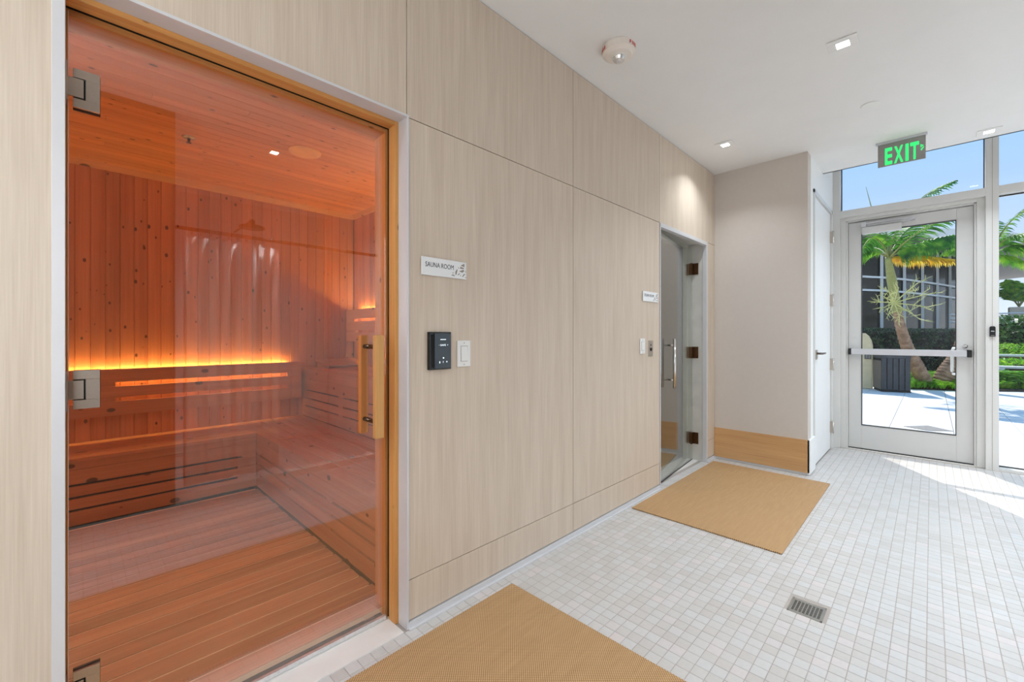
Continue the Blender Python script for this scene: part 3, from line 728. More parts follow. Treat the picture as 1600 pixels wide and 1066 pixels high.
# recessed downlights
def downlight(x, y, lab, power=LIGHT_POWER):
    t = thing('recessed_light', lab, 'light', (x, y, CEIL), 'square recessed ceiling lights')
    s, a = .066, .033
    m = MB()
    for p in ((-s, -a, -s, s), (a, s, -s, s), (-a, a, -s, -a), (-a, a, a, s)): m.box(x+p[0], x+p[1], y+p[2], y+p[3], CEIL-.006, CEIL-.0005)
    obj('trim_plate', m, 'ceiling_paint', t, bevel=.001)
    m = MB()
    for p in ((-a, -a+.004, -a, a), (a-.004, a, -a, a), (-a, a, -a, -a+.004), (-a, a, a-.004, a)): m.box(x+p[0], x+p[1], y+p[2], y+p[3], CEIL-.0062, CEIL-.002)
    obj('inner_rim', m, 'white_plastic', t)
    obj('lens', MB().box(x-a+.004, x+a-.004, y-a+.004, y+a-.004, CEIL-.0035, CEIL-.002), 'lamp_white', t)
    area('downlight', (x, y, CEIL-.008), (0, 0, 0), .058, .058, power, LAMP, t, 2.1)
    return t
downlight(2.93, .345, 'square recessed ceiling light nearest the camera, right of the smoke alarm')
downlight(3.785, 1.225, 'square recessed ceiling light close to the top of the oak wall', 3.5)
downlight(4.975, -.32, 'square recessed ceiling light beside the exit sign over the storefront')
for (x, y) in ((1.21, -.77), (3.0, -1.4), (4.5, -1.4), (-.9, .4)):  # all but the stall light are unseen fixtures added as fill
    downlight(x, y, 'square recessed ceiling light at %s' % {1.21: 'the front of the shower stall', 1.2: 'the middle of the shower stall', 3.0: 'the back hall near the stall, unseen, added as fill', 4.5: 'the back hall near the storefront, unseen, added as fill', -.9: 'the wall behind the camera, unseen, added as fill'}[x], {1.21: 11, 3.0: 15}.get(x, LIGHT_POWER))
def fill_panel(x, y, lab, hy=.31):  # unseen panels added to brighten the hall
    t = thing('fill_panel', lab, 'light', (x, y, CEIL), 'added fill light panels')
    m = MB()
    for p in ((-.61, -.58, -hy, hy), (.58, .61, -hy, hy), (-.58, .58, -hy, -hy+.03), (-.58, .58, hy-.03, hy)): m.box(x+p[0], x+p[1], y+p[2], y+p[3], CEIL-.02, CEIL-.0005)
    obj('frame', m, 'white_plastic', t)
    obj('diffuser', MB().box(x-.58, x+.58, y-hy+.03, y+hy-.03, CEIL-.012, CEIL-.008), 'fill_soft', t)
    area('fill_light', (x, y, CEIL-.025), (0, 0, 0), 1.14, 2*hy-.08, PANEL_FILL_POWER, LAMP, t)
fill_panel(3.3, -2.6, 'added unseen fill light panel in the back hall near the stall wall')
fill_panel(4.9, -2.6, 'added unseen fill light panel in the back hall near the glazing')
wp = thing('wall_fill_light', 'large unseen fill light added on the dark partition behind the camera', 'light', (-.85, -.54, 1.5))  # added fill source out of view, brightens the oak wall and sauna door
obj('frame', MB().box(-1.5, -1.47, -.55, -.51, .8, 2.2).box(-.23, -.2, -.55, -.51, .8, 2.2).box(-1.47, -.23, -.55, -.51, 2.17, 2.2).box(-1.47, -.23, -.55, -.51, .8, .83), 'aluminium', wp)
obj('diffuser', MB().box(-1.47, -.23, -.53, -.52, .83, 2.17), 'fill_soft', wp)
area('fill_light', (-.85, -.505, 1.5), (PI/2, 0, 0), 1.2, 1.3, WALL_FILL_POWER, LAMP, wp)
fill_panel(-.95, 1.30, 'narrow added fill light panel behind the camera left of the sauna', .12)
sl_ = thing('sauna_fill_lamp', 'unseen added fill lamp inside the sauna left of the door', 'lamp', (-.98, 1.85, 2.0))  # lamp added out of view to brighten the sauna boards
obj('shade', MB().box(-1.09, -.90, 1.77, 1.785, 1.85, 2.1).box(-1.09, -1.07, 1.785, 1.95, 1.85, 2.1), 'bench_x', sl_)
obj('fill_bulb', MB().lathe([(.03, 1.93), (.05, 1.98), (.03, 2.03)], (-1.0, 1.86), 16), 'fill_warm', sl_, smooth=True)
sd_ = bpy.data.lights.new('fill_bulb_light', 'POINT'); sd_.energy = SAUNA_FILL_POWER; sd_.color = (1, .78, .58); sd_.shadow_soft_size = .08
so_ = bpy.data.objects.new('fill_bulb_light', sd_); COL.objects.link(so_); so_.parent = sl_; so_.location = (.08, .1, -.02)

# smoke alarm with strobe
AX, AY = 2.105, 1.235
al = thing('smoke_alarm', 'round white ceiling fire alarm with red lettering and clear strobe', 'alarm', (AX, AY, CEIL))
obj('housing', MB().lathe([(.092, CEIL-.0005), (.092, CEIL-.006), (.088, CEIL-.034), (.072, CEIL-.04), (.068, CEIL-.048), (.04, CEIL-.052)], (AX, AY), 40), 'ivory_plastic', al, smooth=False)
obj('strobe_lens', MB().lathe([(.034, CEIL-.05), (.034, CEIL-.058), (.028, CEIL-.072), (.012, CEIL-.079)], (AX, AY), 16), 'clear_lens', al, smooth=False)
obj('lens_ring', MB().lathe([(.040, CEIL-.051), (.040, CEIL-.055), (.036, CEIL-.056)], (AX, AY), 28), 'white_plastic', al)
def curved_word(word, ang0, r, z0, hgt, step, parent):
    for i, ch in enumerate(word):
        a = ang0+i*step
        rt_ = Vector((-math.sin(a), math.cos(a), 0)); n_ = Vector((math.cos(a), math.sin(a), 0))
        w = hgt*(.25 if ch == 'I' else .62)
        o_ = Vector((AX, AY, z0))+n_*r-rt_*w/2
        obj('letter', textmesh(ch, w, hgt, o_, rt_, (0, 0, 1), .0012, .02), 'alarm_red', parent)
# facing directions: towards the camera is about -150 degrees from the alarm
curved_word('FIRE', math.radians(127), .0905, CEIL-.028, .019, math.radians(9.5), al)
curved_word('FIRE', math.radians(-108), .0905, CEIL-.028, .019, math.radians(9.5), al)
cd = obj('ceiling_disc', MB().lathe([(.052, CEIL-.0005), (.052, CEIL-.004), (.046, CEIL-.007)], (3.835, .302), 32), 'white_plastic', smooth=False)
tag(cd, 'small round white cover disc on the ceiling before the exit sign', 'cover')

# exit sign
ex = thing('exit_sign', 'hanging green letter EXIT sign on a clear panel below the ceiling', 'sign', (4.66, .175, CEIL))
obj('canopy', MB().box(4.645, 4.675, .022, .33, CEIL-.018, CEIL-.0005), 'aluminium', ex, bevel=.001)
obj('panel', MB().box(4.657, 4.663, .032, .318, 2.594, CEIL-.018), 'exit_acrylic', ex)
obj('backing', MB().box(4.6605, 4.6625, .033, .317, 2.597, CEIL-.02), 'cover_plate', ex, label='brown mirrored backing of the sign')
lw_ = [('E', .274, .046), ('X', .218, .056), ('I', .150, .020), ('T', .122, .052)]
for ch, y0, w in lw_:
    obj('letter', textmesh(ch, w, .138, (4.6565, y0, 2.603), (0, -1, 0), (0, 0, 1), .0015, .035), 'exit_green', ex)
obj('arrow', MB().prism([(.062, 2.685), (.062, 2.712), (.042, 2.6985)], 4.655, 4.6565, 0).prism([(.056, 2.66), (.062, 2.67), (.045, 2.69), (.041, 2.684)], 4.655, 4.6565, 0), 'exit_green', ex)

# signs on the oak wall
def room_sign(x0, x1, z0, z1, word, lab):
    t = thing('room_sign', lab, 'sign', ((x0+x1)/2, WY-.004, z0))
    obj('plate', MB().box(x0, x1, 1.5215, 1.5265, z0, z1), 'sign_white', t, bevel=.0006)
    obj('standoff_pad', MB().box(x0+.015, x1-.015, 1.5265, 1.5300, z0+.012, z1-.012), 'sign_leaf', t)
    W, H_ = x1-x0, z1-z0
    obj('lettering', textmesh(word, W*.62, H_*.27, (x0+W*.075, 1.5215, z0+H_*.47), (1, 0, 0), (0, 0, 1), .0006), 'sign_text', t)
    lv = [[(.86, .78), (.95, .93), (.95, .72)], [(.84, .60), (.86, .72), (.945, .66), (.93, .60)], [(.82, .44), (.93, .56), (.95, .48), (.90, .38)],
          [(.74, .20), (.735, .38), (.775, .55), (.785, .50), (.76, .22)], [(.79, .22), (.83, .33), (.84, .30), (.81, .20)], [(.90, .13), (.93, .30), (.985, .33), (.95, .25), (.915, .12)],
          [(.64, .14), (.67, .20), (.71, .19), (.72, .12)], [(.665, .27), (.68, .34), (.695, .27)], [(.85, .16), (.857, .25), (.865, .16)], [(.965, .10), (.985, .16), (.99, .08)], [(.975, .40), (.98, .55), (.988, .42)], [(.80, .60), (.81, .68), (.82, .60)]]
    m = MB()
    for poly in lv: m.prism([(x0+a*W, z0+b*H_) for a, b in poly], 1.5207, 1.5216, 1)
    obj('leaf_motif', m, 'sign_leaf', t, label='grey abstract leaf shapes at the right end')
room_sign(1.014, 1.254, 1.459, 1.536, 'SAUNA ROOM', 'small white sign reading SAUNA ROOM right of the sauna door')
room_sign(2.937, 3.182, 1.462, 1.536, 'STEAM ROOM', 'small white sign reading STEAM ROOM left of the steam door')

# sauna control panel
cp = thing('control_panel', 'black glass sauna control panel with a white lit display', 'controller', (1.105, WY, 1.055))
obj('housing', MB().box(1.046, 1.162, 1.514, 1.53, 1.056, 1.2185), 'black_gloss', cp, bevel=.002)
obj('slot', MB().box(1.056, 1.070, 1.5125, 1.514, 1.066, 1.207), 'dark_void', cp)
obj('touch_panel', MB().box(1.071, 1.156, 1.508, 1.514, 1.062, 1.212), 'slate_panel', cp, bevel=.001)
def mark(word, x, z, w, h_): obj('marking', textmesh(word, w, h_, (x, 1.508, z), (1, 0, 0), (0, 0, 1), .0004), 'display_white', cp)
mark('-----', 1.100, 1.184, .028, .0035)
mark('SAFE', 1.099, 1.158, .029, .0075); mark('-', 1.0915, 1.161, .0035, .001); mark('+', 1.1355, 1.1595, .005, .005)
obj('marking', MB().prism([(1.1155+.0036*math.cos(q*PI/6), 1.106+.0036*math.sin(q*PI/6)) for q in range(12)], 1.5074, 1.508, 1), 'display_white', cp)
mark('I', 1.094, 1.0835, .004, .0085); mark('l', 1.1135, 1.085, .0016, .008); mark('o', 1.130, 1.086, .0065, .0065)

def wall_switch(x0, x1, z0, z1, lab):
    t = thing('light_switch', lab, 'switch', ((x0+x1)/2, WY, z0))
    w = x1-x0; hh_ = z1-z0; xm = (x0+x1)/2; zm = (z0+z1)/2
    obj('plate', MB().box(x0, x1, 1.5235, 1.53, z0, z1), 'white_plastic', t, bevel=.002)
    obj('rocker', MB().prism([(1.5235, zm-hh_*.28), (1.519, zm-hh_*.28), (1.5215, zm+hh_*.28), (1.5235, zm+hh_*.28)], xm-w*.24, xm+w*.24, 0), 'white_plastic', t, bevel=.0006)
    obj('rocker_gap', MB().box(xm-w*.27, xm+w*.27, 1.5230, 1.5236, zm-hh_*.30, zm+hh_*.30), 'grout', t)
    for zz in (z0+hh_*.09, z1-hh_*.09): obj('screw', MB().tube([(xm, 1.5225, zz), (xm, 1.524, zz)], .0028, 8), 'grout', t)
wall_switch(1.205, 1.281, 1.061, 1.180, 'white rocker switch right of the black control panel')
wall_switch(2.899, 2.972, 1.070, 1.183, 'white rocker switch under the STEAM ROOM sign')
bt = thing('steam_button', 'narrow steel push button plate just left of the steam door', 'button', (3.065, WY, 1.045))
obj('plate', MB().box(3.033, 3.102, 1.5255, 1.53, 1.047, 1.168), 'nickel', bt, bevel=.001)
obj('button', MB().tube([(3.067, 1.520, 1.10), (3.067, 1.5255, 1.10)], .013, 18), 'black_rubber', bt, smooth=True)
obj('indicator', MB().tube([(3.067, 1.523, 1.133), (3.067, 1.5255, 1.133)], .006, 12), 'black_gloss', bt, smooth=True)
# card reader on the mullion
cr = thing('card_reader', 'small black card reader on the grey post right of the exit door', 'reader', (5.73, -.388, 1.197))
obj('housing', MB().prism([(-.406, 1.197), (-.370, 1.197), (-.370, 1.279), (-.376, 1.288), (-.400, 1.288), (-.406, 1.279)], 5.712, 5.7285, 0), 'black_gloss', cr, bevel=.001)
obj('light_bar', MB().box(5.7105, 5.712, -.398, -.378, 1.242, 1.248), 'clear_lens', cr)
obj('light_bar', MB().box(5.7105, 5.712, -.399, -.377, 1.205, 1.208), 'steel_drain', cr)

# ================================================================== OUTSIDE
pv = struct('pavement', MB().box(5.9, 60, -25, 25, -.2, -.034), 'paver_joint', 'sunlit pale stone paving outside the exit door')
def shared(name, mb, mat):
    me = mb.mesh(name); fixn(me); me.materials.append(MAT[mat]); return me
pm = shared('paver', MB().box(-.597, .597, -.297, .297, -.03, 0), 'paver')
cnt = 0
for i in range(7):
    for j in range(-7, 4):
        o = bpy.data.objects.new('paver', pm); COL.objects.link(o); o.parent = pv
        o.location = (6.55+i*1.2, j*.6+.1+(.3 if i % 2 else 0)*0, -.006+random.uniform(-.0008, .0008)); cnt += 1
obj('paver_field', MB().box(14.36, 40, -20, 12, -.036, -.006).box(5.93, 14.34, 1.81, 12, -.036, -.006).box(5.93, 14.34, -20, -4.42, -.036, -.006), 'paver', pv)
cv = obj('access_cover', MB().prism([(7.74, .265), (8.02, .034), (7.775, -.199), (7.60, .032)], -.005, .0, 2), 'cover_plate')
tag(cv, 'grey stone access cover set diagonally in the pale paving', 'cover')

# planting bed soil
struct('bed', MB().prism([(13.3, 1.6), (13.35, .4), (13.6, -.5), (14.5, -1.6), (16.5, -5), (24, -9), (30, -2), (22, 3), (15, 3)], -.02, .03, 2), 'soil', 'planting bed behind the paving')

# low travertine wall
tw = obj('garden_wall', MB().prism([(2.6, 0), (.965, 0), (.965, .99), (.985, 1.10), (1.03, 1.2), (1.10, 1.27), (2.6, 1.28)], 12.70, 12.90, 0), 'travertine', bevel=.01)
tag(tw, 'pale travertine garden wall with a rounded shoulder beside the bin', 'wall')
bx_ = thing('wall_box', 'small black frame fixture on the travertine garden wall', 'fixture', (12.69, 1.04, .74))
m = MB()
for p in ((.985, .992, .68, .80), (1.088, 1.095, .68, .80), (.985, 1.095, .68, .687), (.985, 1.095, .793, .80), (1.037, 1.043, .68, .80)): m.box(12.672, 12.699, *p)
obj('frame', m, 'black_rubber', bx_)
obj('back_plate', MB().box(12.69, 12.699, .992, 1.088, .687, .793), 'cover_plate', bx_)

# litter bin
bn = thing('litter_bin', 'dark louvred square litter bin in front of the garden wall', 'bin', (12.6, .7, 0))
A = Vector((12.23, .778, 0)); u = Vector((.17, -.473, 0)); L = u.length; u.normalize(); v_ = Vector((-u.y, u.x, 0)); Dp = .5
if v_.x < 0: v_ = -v_
def bb_(s0, s1, t0, t1, z0, z1):
    c = A+u*(s0+s1)/2+v_*(t0+t1)/2+Vector((0, 0, (z0+z1)/2))
    return MB().obox(c, u*(s1-s0)/2, v_*(t1-t0)/2, (0, 0, (z1-z0)/2))
obj('body', bb_(.02, L-.02, .02, Dp-.02, .03, .80), 'dark_void', bn)
obj('hood', bb_(.0, L, .0, Dp, .72, .90), 'bin_slate', bn, bevel=.006)
obj('plinth', bb_(.01, L-.01, .01, Dp-.01, .0, .05), 'black_rubber', bn)
for k in range(5):
    w = (L-.004)/5
    obj('front_slat', bb_(k*w+.004, (k+1)*w-.010, -.004, .014, .05, .72), 'bin_slate', bn, bevel=.003)
for k in range(6):
    w = (Dp-.02)/6
    m = MB(); c0 = A+v_*(.01+(k+.5)*w)+Vector((0, 0, .36)); m.obox(c0, u*.006, v_*(w*.30), (0, 0, .31))
    obj('side_slat', m, 'bin_slat', bn)
for s in (.0, L-.03): obj('foot', bb_(s, s+.03, 0, .03, -.0, .02), 'black_rubber', bn)

# ---- palms
def bez(p0, p1, p2, t):
    p0, p1, p2 = map(Vector, (p0, p1, p2)); return p0*(1-t)**2+p1*2*t*(1-t)+p2*t*t
def frond(root, p0, p1, p2, ll, mat, n=34, droop=.8, wid=.03, start=.12, sides=(1, -1)):
    m = MB(); pts = [bez(p0, p1, p2, i/10) for i in range(11)]
    rr = MB().tube(pts, [.022-.0019*i for i in range(11)], 5)
    r_o = obj('frond', rr, 'trunk_green', root, smooth=True)
    for i in range(n):
        t = start+(1-start)*(i+.5)/n; p = bez(p0, p1, p2, t); d = (bez(p0, p1, p2, min(1, t+.02))-bez(p0, p1, p2, t-.02)).normalized()
        side = d.cross(Vector((0, 0, 1)))
        side = side.normalized() if side.length > .1 else Vector((1, 0, 0))
        L_ = ll*(math.sin(PI*min(1, .18+t*.80))**.7)*random.uniform(.85, 1.1)
        for s in sides:
            dirv = (side*s*.8+d*.55+Vector((0, 0, random.uniform(-.1, .18)))).normalized()
            q = [p]; cur = p.copy(); dv = dirv.copy()
            for k in range(4):
                cur = cur+dv*L_/4; q.append(cur.copy()); dv = (dv+Vector((0, 0, -droop*.42))).normalized()
            wv = d.cross(dirv).cross(dirv); wv = (d*.8+Vector((0, 0, .5))).normalized()
            ws_ = [wid*.5, wid, wid*.9, wid*.6, .002]
            vs = []
            for k in range(5): vs += [q[k]-wv*ws_[k]/2, q[k]+wv*ws_[k]/2]
            m.add(vs, [(2*k, 2*k+1, 2*k+3, 2*k+2) for k in range(4)])
    lo = obj('leaflets', m, mat, r_o, recalc=False)
    lo['kind'] = 'stuff'
    return r_o
def trunk(root, pts, rads, ringed_to):
    # smooth path through points
    P = [Vector(p) for p in pts]; path = []; rad = []
    for i in range(len(P)-1):
        for k in range(6):
            t = k/6
            a = P[max(i-1, 0)]; b = P[i]; c = P[i+1]; d = P[min(i+2, len(P)-1)]
            path.append(.5*((2*b)+(c-a)*t+(2*a-5*b+4*c-d)*t*t+(3*b-a-3*c+d)*t**3)); rad.append(rads[i]*(1-t)+rads[i+1]*t)
    path.append(P[-1]); rad.append(rads[-1])
    n1 = int(len(path)*ringed_to)
    rp, rr = [], []
    for i in range(n1):
        rp += [path[i], path[i].lerp(path[i+1], .5), path[i].lerp(path[i+1], .56)]; rr += [rad[i], rad[i]*.98, rad[i]*1.07]
    obj('trunk', MB().tube(rp, rr, 14), 'palm_trunk', root, smooth=True)
    obj('crownshaft', MB().tube(path[n1-1:], [r*1.05 for r in rad[n1-1:]], 12), 'trunk_green', root, smooth=True)
P1PTS = [(13.73, .06, 0), (13.57, .23, .46), (13.40, .39, .91), (13.21, .52, 1.5), (13.07, .59, 2.01), (12.95, .65, 2.51), (12.76, .70, 2.97)]
p1 = thing('palm_tree', 'leaning palm seen through the exit door with pale flower stalks on its trunk', 'palm', (13.75, .04, 0), 'palms outside the exit')
trunk(p1, P1PTS, [.15, .135, .115, .09, .082, .085, .05], .62)
c1 = (12.77, .68, 2.95)
frond(p1, c1, (12.71, .29, 3.27), (13.13, -.56, 3.34), .56, 'palm_leaf', 56, 2.6, .075)
frond(p1, c1, (13.1, .27, 3.02), (13.45, -.52, 2.80), .42, 'palm_leaf_yellow', 40, 1.2, .05, start=.0)
frond(p1, c1, (12.70, .55, 4.2), (13.1, -.36, 4.50), .55, 'palm_leaf', 34, .9, .04)
frond(p1, c1, (12.15, .93, 3.85), (11.75, 1.15, 2.75), .5, 'palm_leaf', 36, .9, .04)
frond(p1, c1, (12.64, 1.1, 3.4), (12.2, 1.45, 2.6), .5, 'palm_leaf_bright', 34, 1.0, .04)
frond(p1, c1, (13.44, .43, 3.95), (14.2, 0, 3.85), .5, 'palm_leaf', 36, .7, .035)
frond(p1, c1, (13.45, .75, 4.15), (13.7, 1.1, 4.3), .5, 'palm_leaf_bright', 30, .7, .035)
frond(p1, c1, (13.4, 1.0, 3.6), (13.9, 1.4, 3.1), .5, 'palm_leaf_bright', 30, .9, .035)
frond(p1, c1, (12.2, .2, 3.5), (11.9, -.3, 3.5), .42, 'palm_leaf', 30, .9, .03)
obj('spear_leaf', MB().tube([c1, (12.54, .92, 3.86), (12.40, 1.05, 4.55)], [.02, .014, .003], 6), 'trunk_green', p1, smooth=True)
inf = MB()
def branch(m, p, d, L_, r, depth):
    q = p+d*L_*.5+Vector((0, 0, .0)); e_ = p+d*L_+Vector((0, 0, -.03*L_))
    m.tube([p, q, e_], [r, r*.8, r*.55], 4)
    if depth:
        for k in range(4):
            t = .35+.2*k; o = p.lerp(e_, t)
            a = Vector((random.uniform(-1, 1), random.uniform(-1, 1), random.uniform(-.5, 1)))
            branch(m, o, (d*.7+a.normalized()*.7).normalized(), L_*.42, r*.6, depth-1)
ic = Vector((12.90, .60, 1.95))
for k in range(11):
    a = 2*PI*k/11+.3
    dv = Vector((-.3+.5*math.cos(a)*.2, 0, 0))+Vector((.68, -.73, 0))*math.cos(a)+Vector((0, 0, 1))*math.sin(a)*.75+Vector((-.35, -.1, .05))
    branch(inf, ic, dv.normalized(), .58 if abs(math.cos(a)) > .5 else .42, .014, 2)
obj('flower_stalks', inf, 'inflorescence', p1, recalc=False)['kind'] = 'stuff'
p2 = thing('palm_tree', 'palm leaning right from the same clump, crown behind the grey post', 'palm', (13.9, -.1, 0), 'palms outside the exit')
trunk(p2, [(13.87, -.12, 0.0), (13.95, -.24, .36), (14.11, -.42, .75), (14.18, -.62, 1.42), (14.31, -.82, 2.29), (14.36, -.94, 2.97)], [.18, .165, .14, .12, .10, .06], .75)
c2 = (14.36, -.94, 3.0)
frond(p2, c2, (14.03, -1.17, 3.61), (13.88, -1.75, 3.15), .5, 'palm_leaf', 36, .9, .04)
frond(p2, c2, (14.38, -1.25, 3.34), (14.56, -1.9, 2.93), .5, 'palm_leaf', 36, 1.1, .04)
frond(p2, c2, (14.2, -1.15, 3.9), (14.3, -1.75, 4.1), .45, 'palm_leaf', 26, .7, .03)
frond(p2, c2, (14.64, -1.22, 3.05), (14.73, -1.75, 2.6), .34, 'palm_leaf_bright', 36, 1.3, .035)
frond(p2, c2, (14.14, -.71, 3.6), (14.2, -.30, 3.25), .45, 'palm_leaf', 30, 1.0, .035)
frond(p2, c2, (14.7, -.6, 3.5), (15.0, -.2, 3.2), .45, 'palm_leaf_bright', 30, 1.0, .035)
frond(p2, c2, (14.9, -.95, 3.9), (15.3, -.9, 4.0), .45, 'palm_leaf', 26, .8, .03)

# ---- foliage masses nobody could count
def leaf_volume(name, pts_fn, n, size, mat, lab, cat, asp=.5):
    m = MB()
    for _ in range(n):
        p = Vector(pts_fn()); a = random.uniform(0, 2*PI); b = random.uniform(-.9, 1.1)
        d = Vector((math.cos(a)*math.cos(b), math.sin(a)*math.cos(b), math.sin(b))); w = d.cross(Vector((random.uniform(-1, 1), random.uniform(-1, 1), random.uniform(-1, 1)))).normalized()
        s = size*random.uniform(.6, 1.3)
        m.add([p-d*s*.5, p+w*s*asp*.5, p+d*s*.5, p-w*s*asp*.5], [(0, 1, 2, 3)])
    o = obj(name, m, mat, recalc=False); tag(o, lab, cat, kind='stuff'); return o
hp = [Vector((13.2, 2.2)), Vector((13.75, 1.24)), Vector((15.3, .38)), Vector((17.2, -.58)), (Vector((19.5, -1.7)))]
hp = [v*1.22 for v in hp]
def hedge_pt():
    k = random.choice([0, 1, 1, 2, 2, 3]); t = random.random(); c = hp[k].lerp(hp[k+1], t)
    z = random.uniform(.02, 1.40); off = random.choice([0, 0, random.random()])*.6
    n_ = Vector((.5, .86)); c = c+n_*(off+random.uniform(-.08, .05)+.05*math.sin(c.x*9)+.04*math.sin(z*11+c.y*7))
    if random.random() < .2: z = 1.4+random.uniform(-.03, .05); c = c+n_*random.random()*.6
    return (c.x, c.y, z)
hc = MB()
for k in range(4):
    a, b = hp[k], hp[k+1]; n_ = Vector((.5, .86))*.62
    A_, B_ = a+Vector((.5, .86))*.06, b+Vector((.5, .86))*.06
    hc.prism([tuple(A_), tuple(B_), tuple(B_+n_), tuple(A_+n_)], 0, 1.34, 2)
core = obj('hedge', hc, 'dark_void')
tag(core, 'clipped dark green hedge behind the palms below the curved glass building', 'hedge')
lf_ = leaf_volume('hedge_leaves', hedge_pt, 11000, .085, 'hedge_leaf', 'x', 'x')
for k in ('label', 'category'): del lf_[k]
lf_.parent = core
def fern_mass(name, poly, n, hgt, lab):
    m = MB()
    for _ in range(n):
        a, b, c, d = poly; s, t = random.random(), random.random()
        p = a.lerp(b, s).lerp(d.lerp(c, s), t); hh_ = hgt*(.45+.65*t)
        for k in range(9):
            an = random.uniform(0, 2*PI); dv = Vector((math.cos(an), math.sin(an), 0)); L_ = hh_*random.uniform(.7, 1.2)
            q0 = Vector((p.x, p.y, .02)); q1 = q0+dv*L_*.35+Vector((0, 0, L_*.75)); q2 = q0+dv*L_*.95+Vector((0, 0, L_*.72))
            w = Vector((-dv.y, dv.x, 0))*L_*.10
            m.add([q0-w*.2, q0+w*.2, q1-w, q1+w, q2], [(0, 1, 3, 2), (2, 3, 4)])
    o = obj(name, m, 'fern_leaf', recalc=False); tag(o, lab, 'fern', kind='stuff')
V2 = lambda x, y: Vector((x, y))
fern_mass('ferns', (V2(13.25, .35), V2(13.75, -.75), V2(14.9, -.3), V2(14.2, .8)), 420, .34, 'bright green ferns around the feet of the palms')
fern_mass('ferns', (V2(14.35, -1.0), V2(15.2, -2.2), V2(15.6, -1.7), V2(15.1, -1.0)), 320, .40, 'bright green ferns under the terrace seen through the side pane')

# ---- curved glass building with canopy
bd = thing('glass_building', 'curved dark glass building with white mullions behind the hedge', 'building', (26, .9, 0))
KB = 1.5
def ZB(z): return 1.2+(z-1.2)*KB if z > 0 else 0
fp = [(12.6, 3.6), (13.4, 2.9), (14.35, 2.2), (15.45, 1.55), (16.35, 1.03), (17.42, .58), (18.60, .20), (19.70, -.14), (20.80, -.45), (21.9, -.72), (23.2, -1.0)]
fp = [(a*KB, b*KB) for a, b in fp]
for i in range(len(fp)-1):
    a, b = Vector(fp[i]), Vector(fp[i+1]); d = (b-a).normalized(); n_ = Vector((-d.y, d.x)); 
    if n_.x < 0: n_ = -n_
    for z0, z1 in ((.0, 1.25), (1.25, 2.52), (2.52, 2.9), (2.9, 3.98)):
        q = [a+n_*.05, b+n_*.05, b+n_*.07, a+n_*.07]
        obj('window_pane', MB().prism([tuple(v) for v in q], ZB(z0)+.02, ZB(z1)-.02, 2), 'facade_glass', bd)
for i, f_ in enumerate(fp):
    m = MB().box(f_[0]-.05, f_[0]+.05, f_[1]-.05, f_[1]+.05, 0, ZB(3.97)-.01)
    obj('mullion', m, 'facade_white', bd)
for z in (1.25, 2.52, 2.9):
    for i in range(len(fp)-1):
        a, b = Vector(fp[i]), Vector(fp[i+1]); d = (b-a).normalized(); n_ = Vector((-d.y, d.x))*.04
        obj('transom', MB().prism([tuple(a-n_), tuple(b-n_), tuple(b+n_), tuple(a+n_)], ZB(z)-.04, ZB(z)+.04, 2), 'facade_white', bd)
def KP(ps): return [(a*KB, b*KB) for a, b in ps]
obj('canopy', MB().prism(KP([(13, 2.76), (24, -4.72), (29.5, -5.1), (36, 1.8), (30, 8), (13, 8)]), ZB(4.0), ZB(4.3), 2), 'facade_white', bd, label='white flat canopy roof')
obj('soffit', MB().prism(KP([(13.1, 2.8), (24, -4.6), (29.4, -5.0), (35.8, 1.8), (30, 7.9), (13.1, 7.9)]), ZB(3.97), ZB(4.0), 2), 'soffit_grey', bd)

# ---- terrace seen through the side pane
t1 = obj('planter_wall', MB().box(16.2, 16.5, -4.5, -1.0, 0, .40), 'soil'); tag(t1, 'front planter wall with white coping behind the ferns, side pane', 'planter', 'terraced planter walls')
obj('coping', MB().box(16.15, 16.55, -4.5, -.95, .40, .45), 'facade_white', t1)
for k in range(6): obj('pier', MB().box(16.13, 16.2, -1.3-k*.55, -1.18-k*.55, 0, .40), 'facade_white', t1)
t2 = obj('planter_wall', MB().box(17.8, 18.1, -5, -1.2, 0, .65), 'rock_wall'); tag(t2, 'rear stone planter wall with white coping, side pane', 'planter', 'terraced planter walls')
obj('coping', MB().box(17.75, 18.15, -5, -1.15, .65, .70), 'facade_white', t2)
def box_pts(x0, x1, y0, y1, z0, z1):
    return lambda: (random.uniform(x0, x1), random.uniform(y0, y1), z0+(z1-z0)*random.random()**.8)
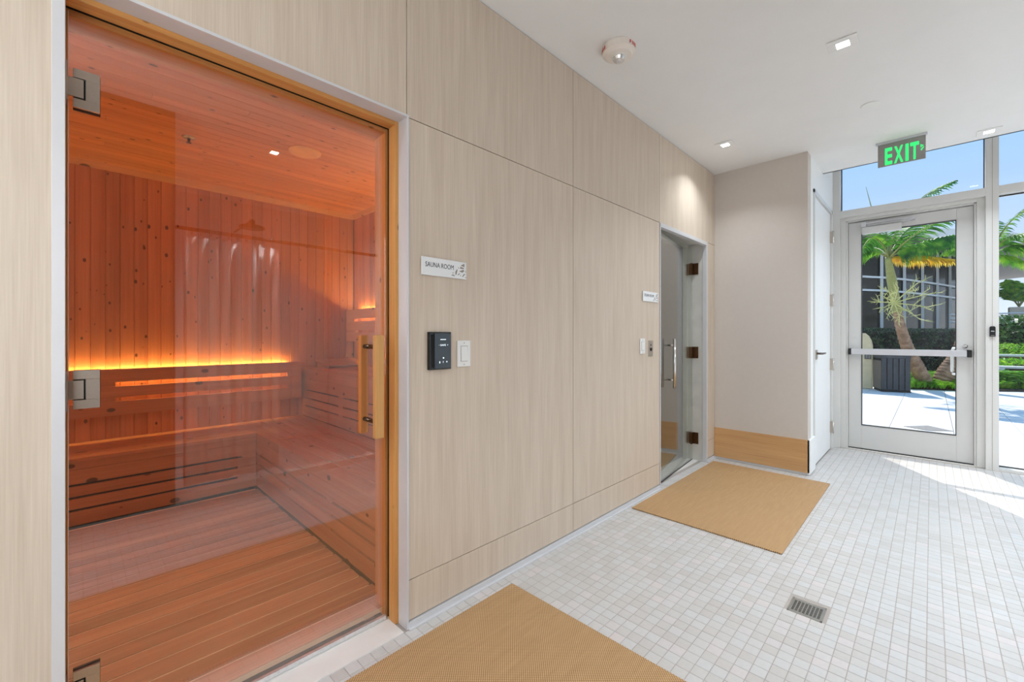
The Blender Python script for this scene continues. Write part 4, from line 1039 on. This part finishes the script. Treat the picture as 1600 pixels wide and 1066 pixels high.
leaf_volume('planter_plants', box_pts(16.6, 17.7, -4, -1.1, .2, .62), 1600, .13, 'fern_leaf', 'low green plants between the two terrace walls', 'plants', .3)
leaf_volume('terrace_grass', box_pts(18.2, 19.6, -4.5, -1.2, .5, .98), 2200, .16, 'fern_leaf', 'tufts of grass above the rear terrace wall', 'grass', .15)
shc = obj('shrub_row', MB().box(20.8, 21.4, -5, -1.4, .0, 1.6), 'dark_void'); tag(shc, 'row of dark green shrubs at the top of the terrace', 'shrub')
q_ = leaf_volume('shrub_leaves', box_pts(20, 21.5, -5, -1.35, .6, 1.85), 5200, .14, 'bush_leaf', 'x', 'x', .5)
for k in ('label', 'category'): del q_[k]
q_.parent = shc
hrl = thing('terrace_railing', 'white horizontal railing behind the terrace shrubs', 'railing', (24, -3, 0))
for z in (1.75, 1.9, 2.05): obj('rail', MB().tube([(24.2, -6, z), (24.2, -.5, z)], .025, 8), 'facade_white', hrl)
for yv in (-5.5, -4, -2.5, -1.0): obj('post', MB().tube([(24.2, yv, 0), (24.2, yv, 2.05)], .03, 8), 'facade_white', hrl)
aw = thing('awning', 'beige flat awning beyond the terrace shrubs', 'awning', (27.5, -3.5, 0))
obj('valance', MB().box(27.4, 27.9, -6.0, -2.33, 2.0, 2.42), 'awning_cloth', aw, bevel=.02)
for yv in (-2.5, -5.6): obj('post', MB().tube([(27.6, yv, 0), (27.6, yv, 2.1)], .04, 8), 'black_rubber', aw)
p3 = thing('small_palm', 'small bright green palm above the awning in the side pane', 'palm', (29.6, -2.8, 0))
obj('trunk', MB().tube([(29.6, -2.8, 0), (29.6, -2.8, 2.5)], [.12, .08], 8), 'palm_trunk', p3)
for k in range(9):
    a = 2*PI*k/9; cx = Vector((29.6, -2.8, 2.5)); dv = Vector((math.cos(a), math.sin(a), 0))
    frond(p3, cx, cx+dv*.45+Vector((0, 0, 1.0)), cx+dv*1.25+Vector((0, 0, 1.15-.5*(k % 2))), .55, 'palm_leaf_bright', 16, .6, .12)
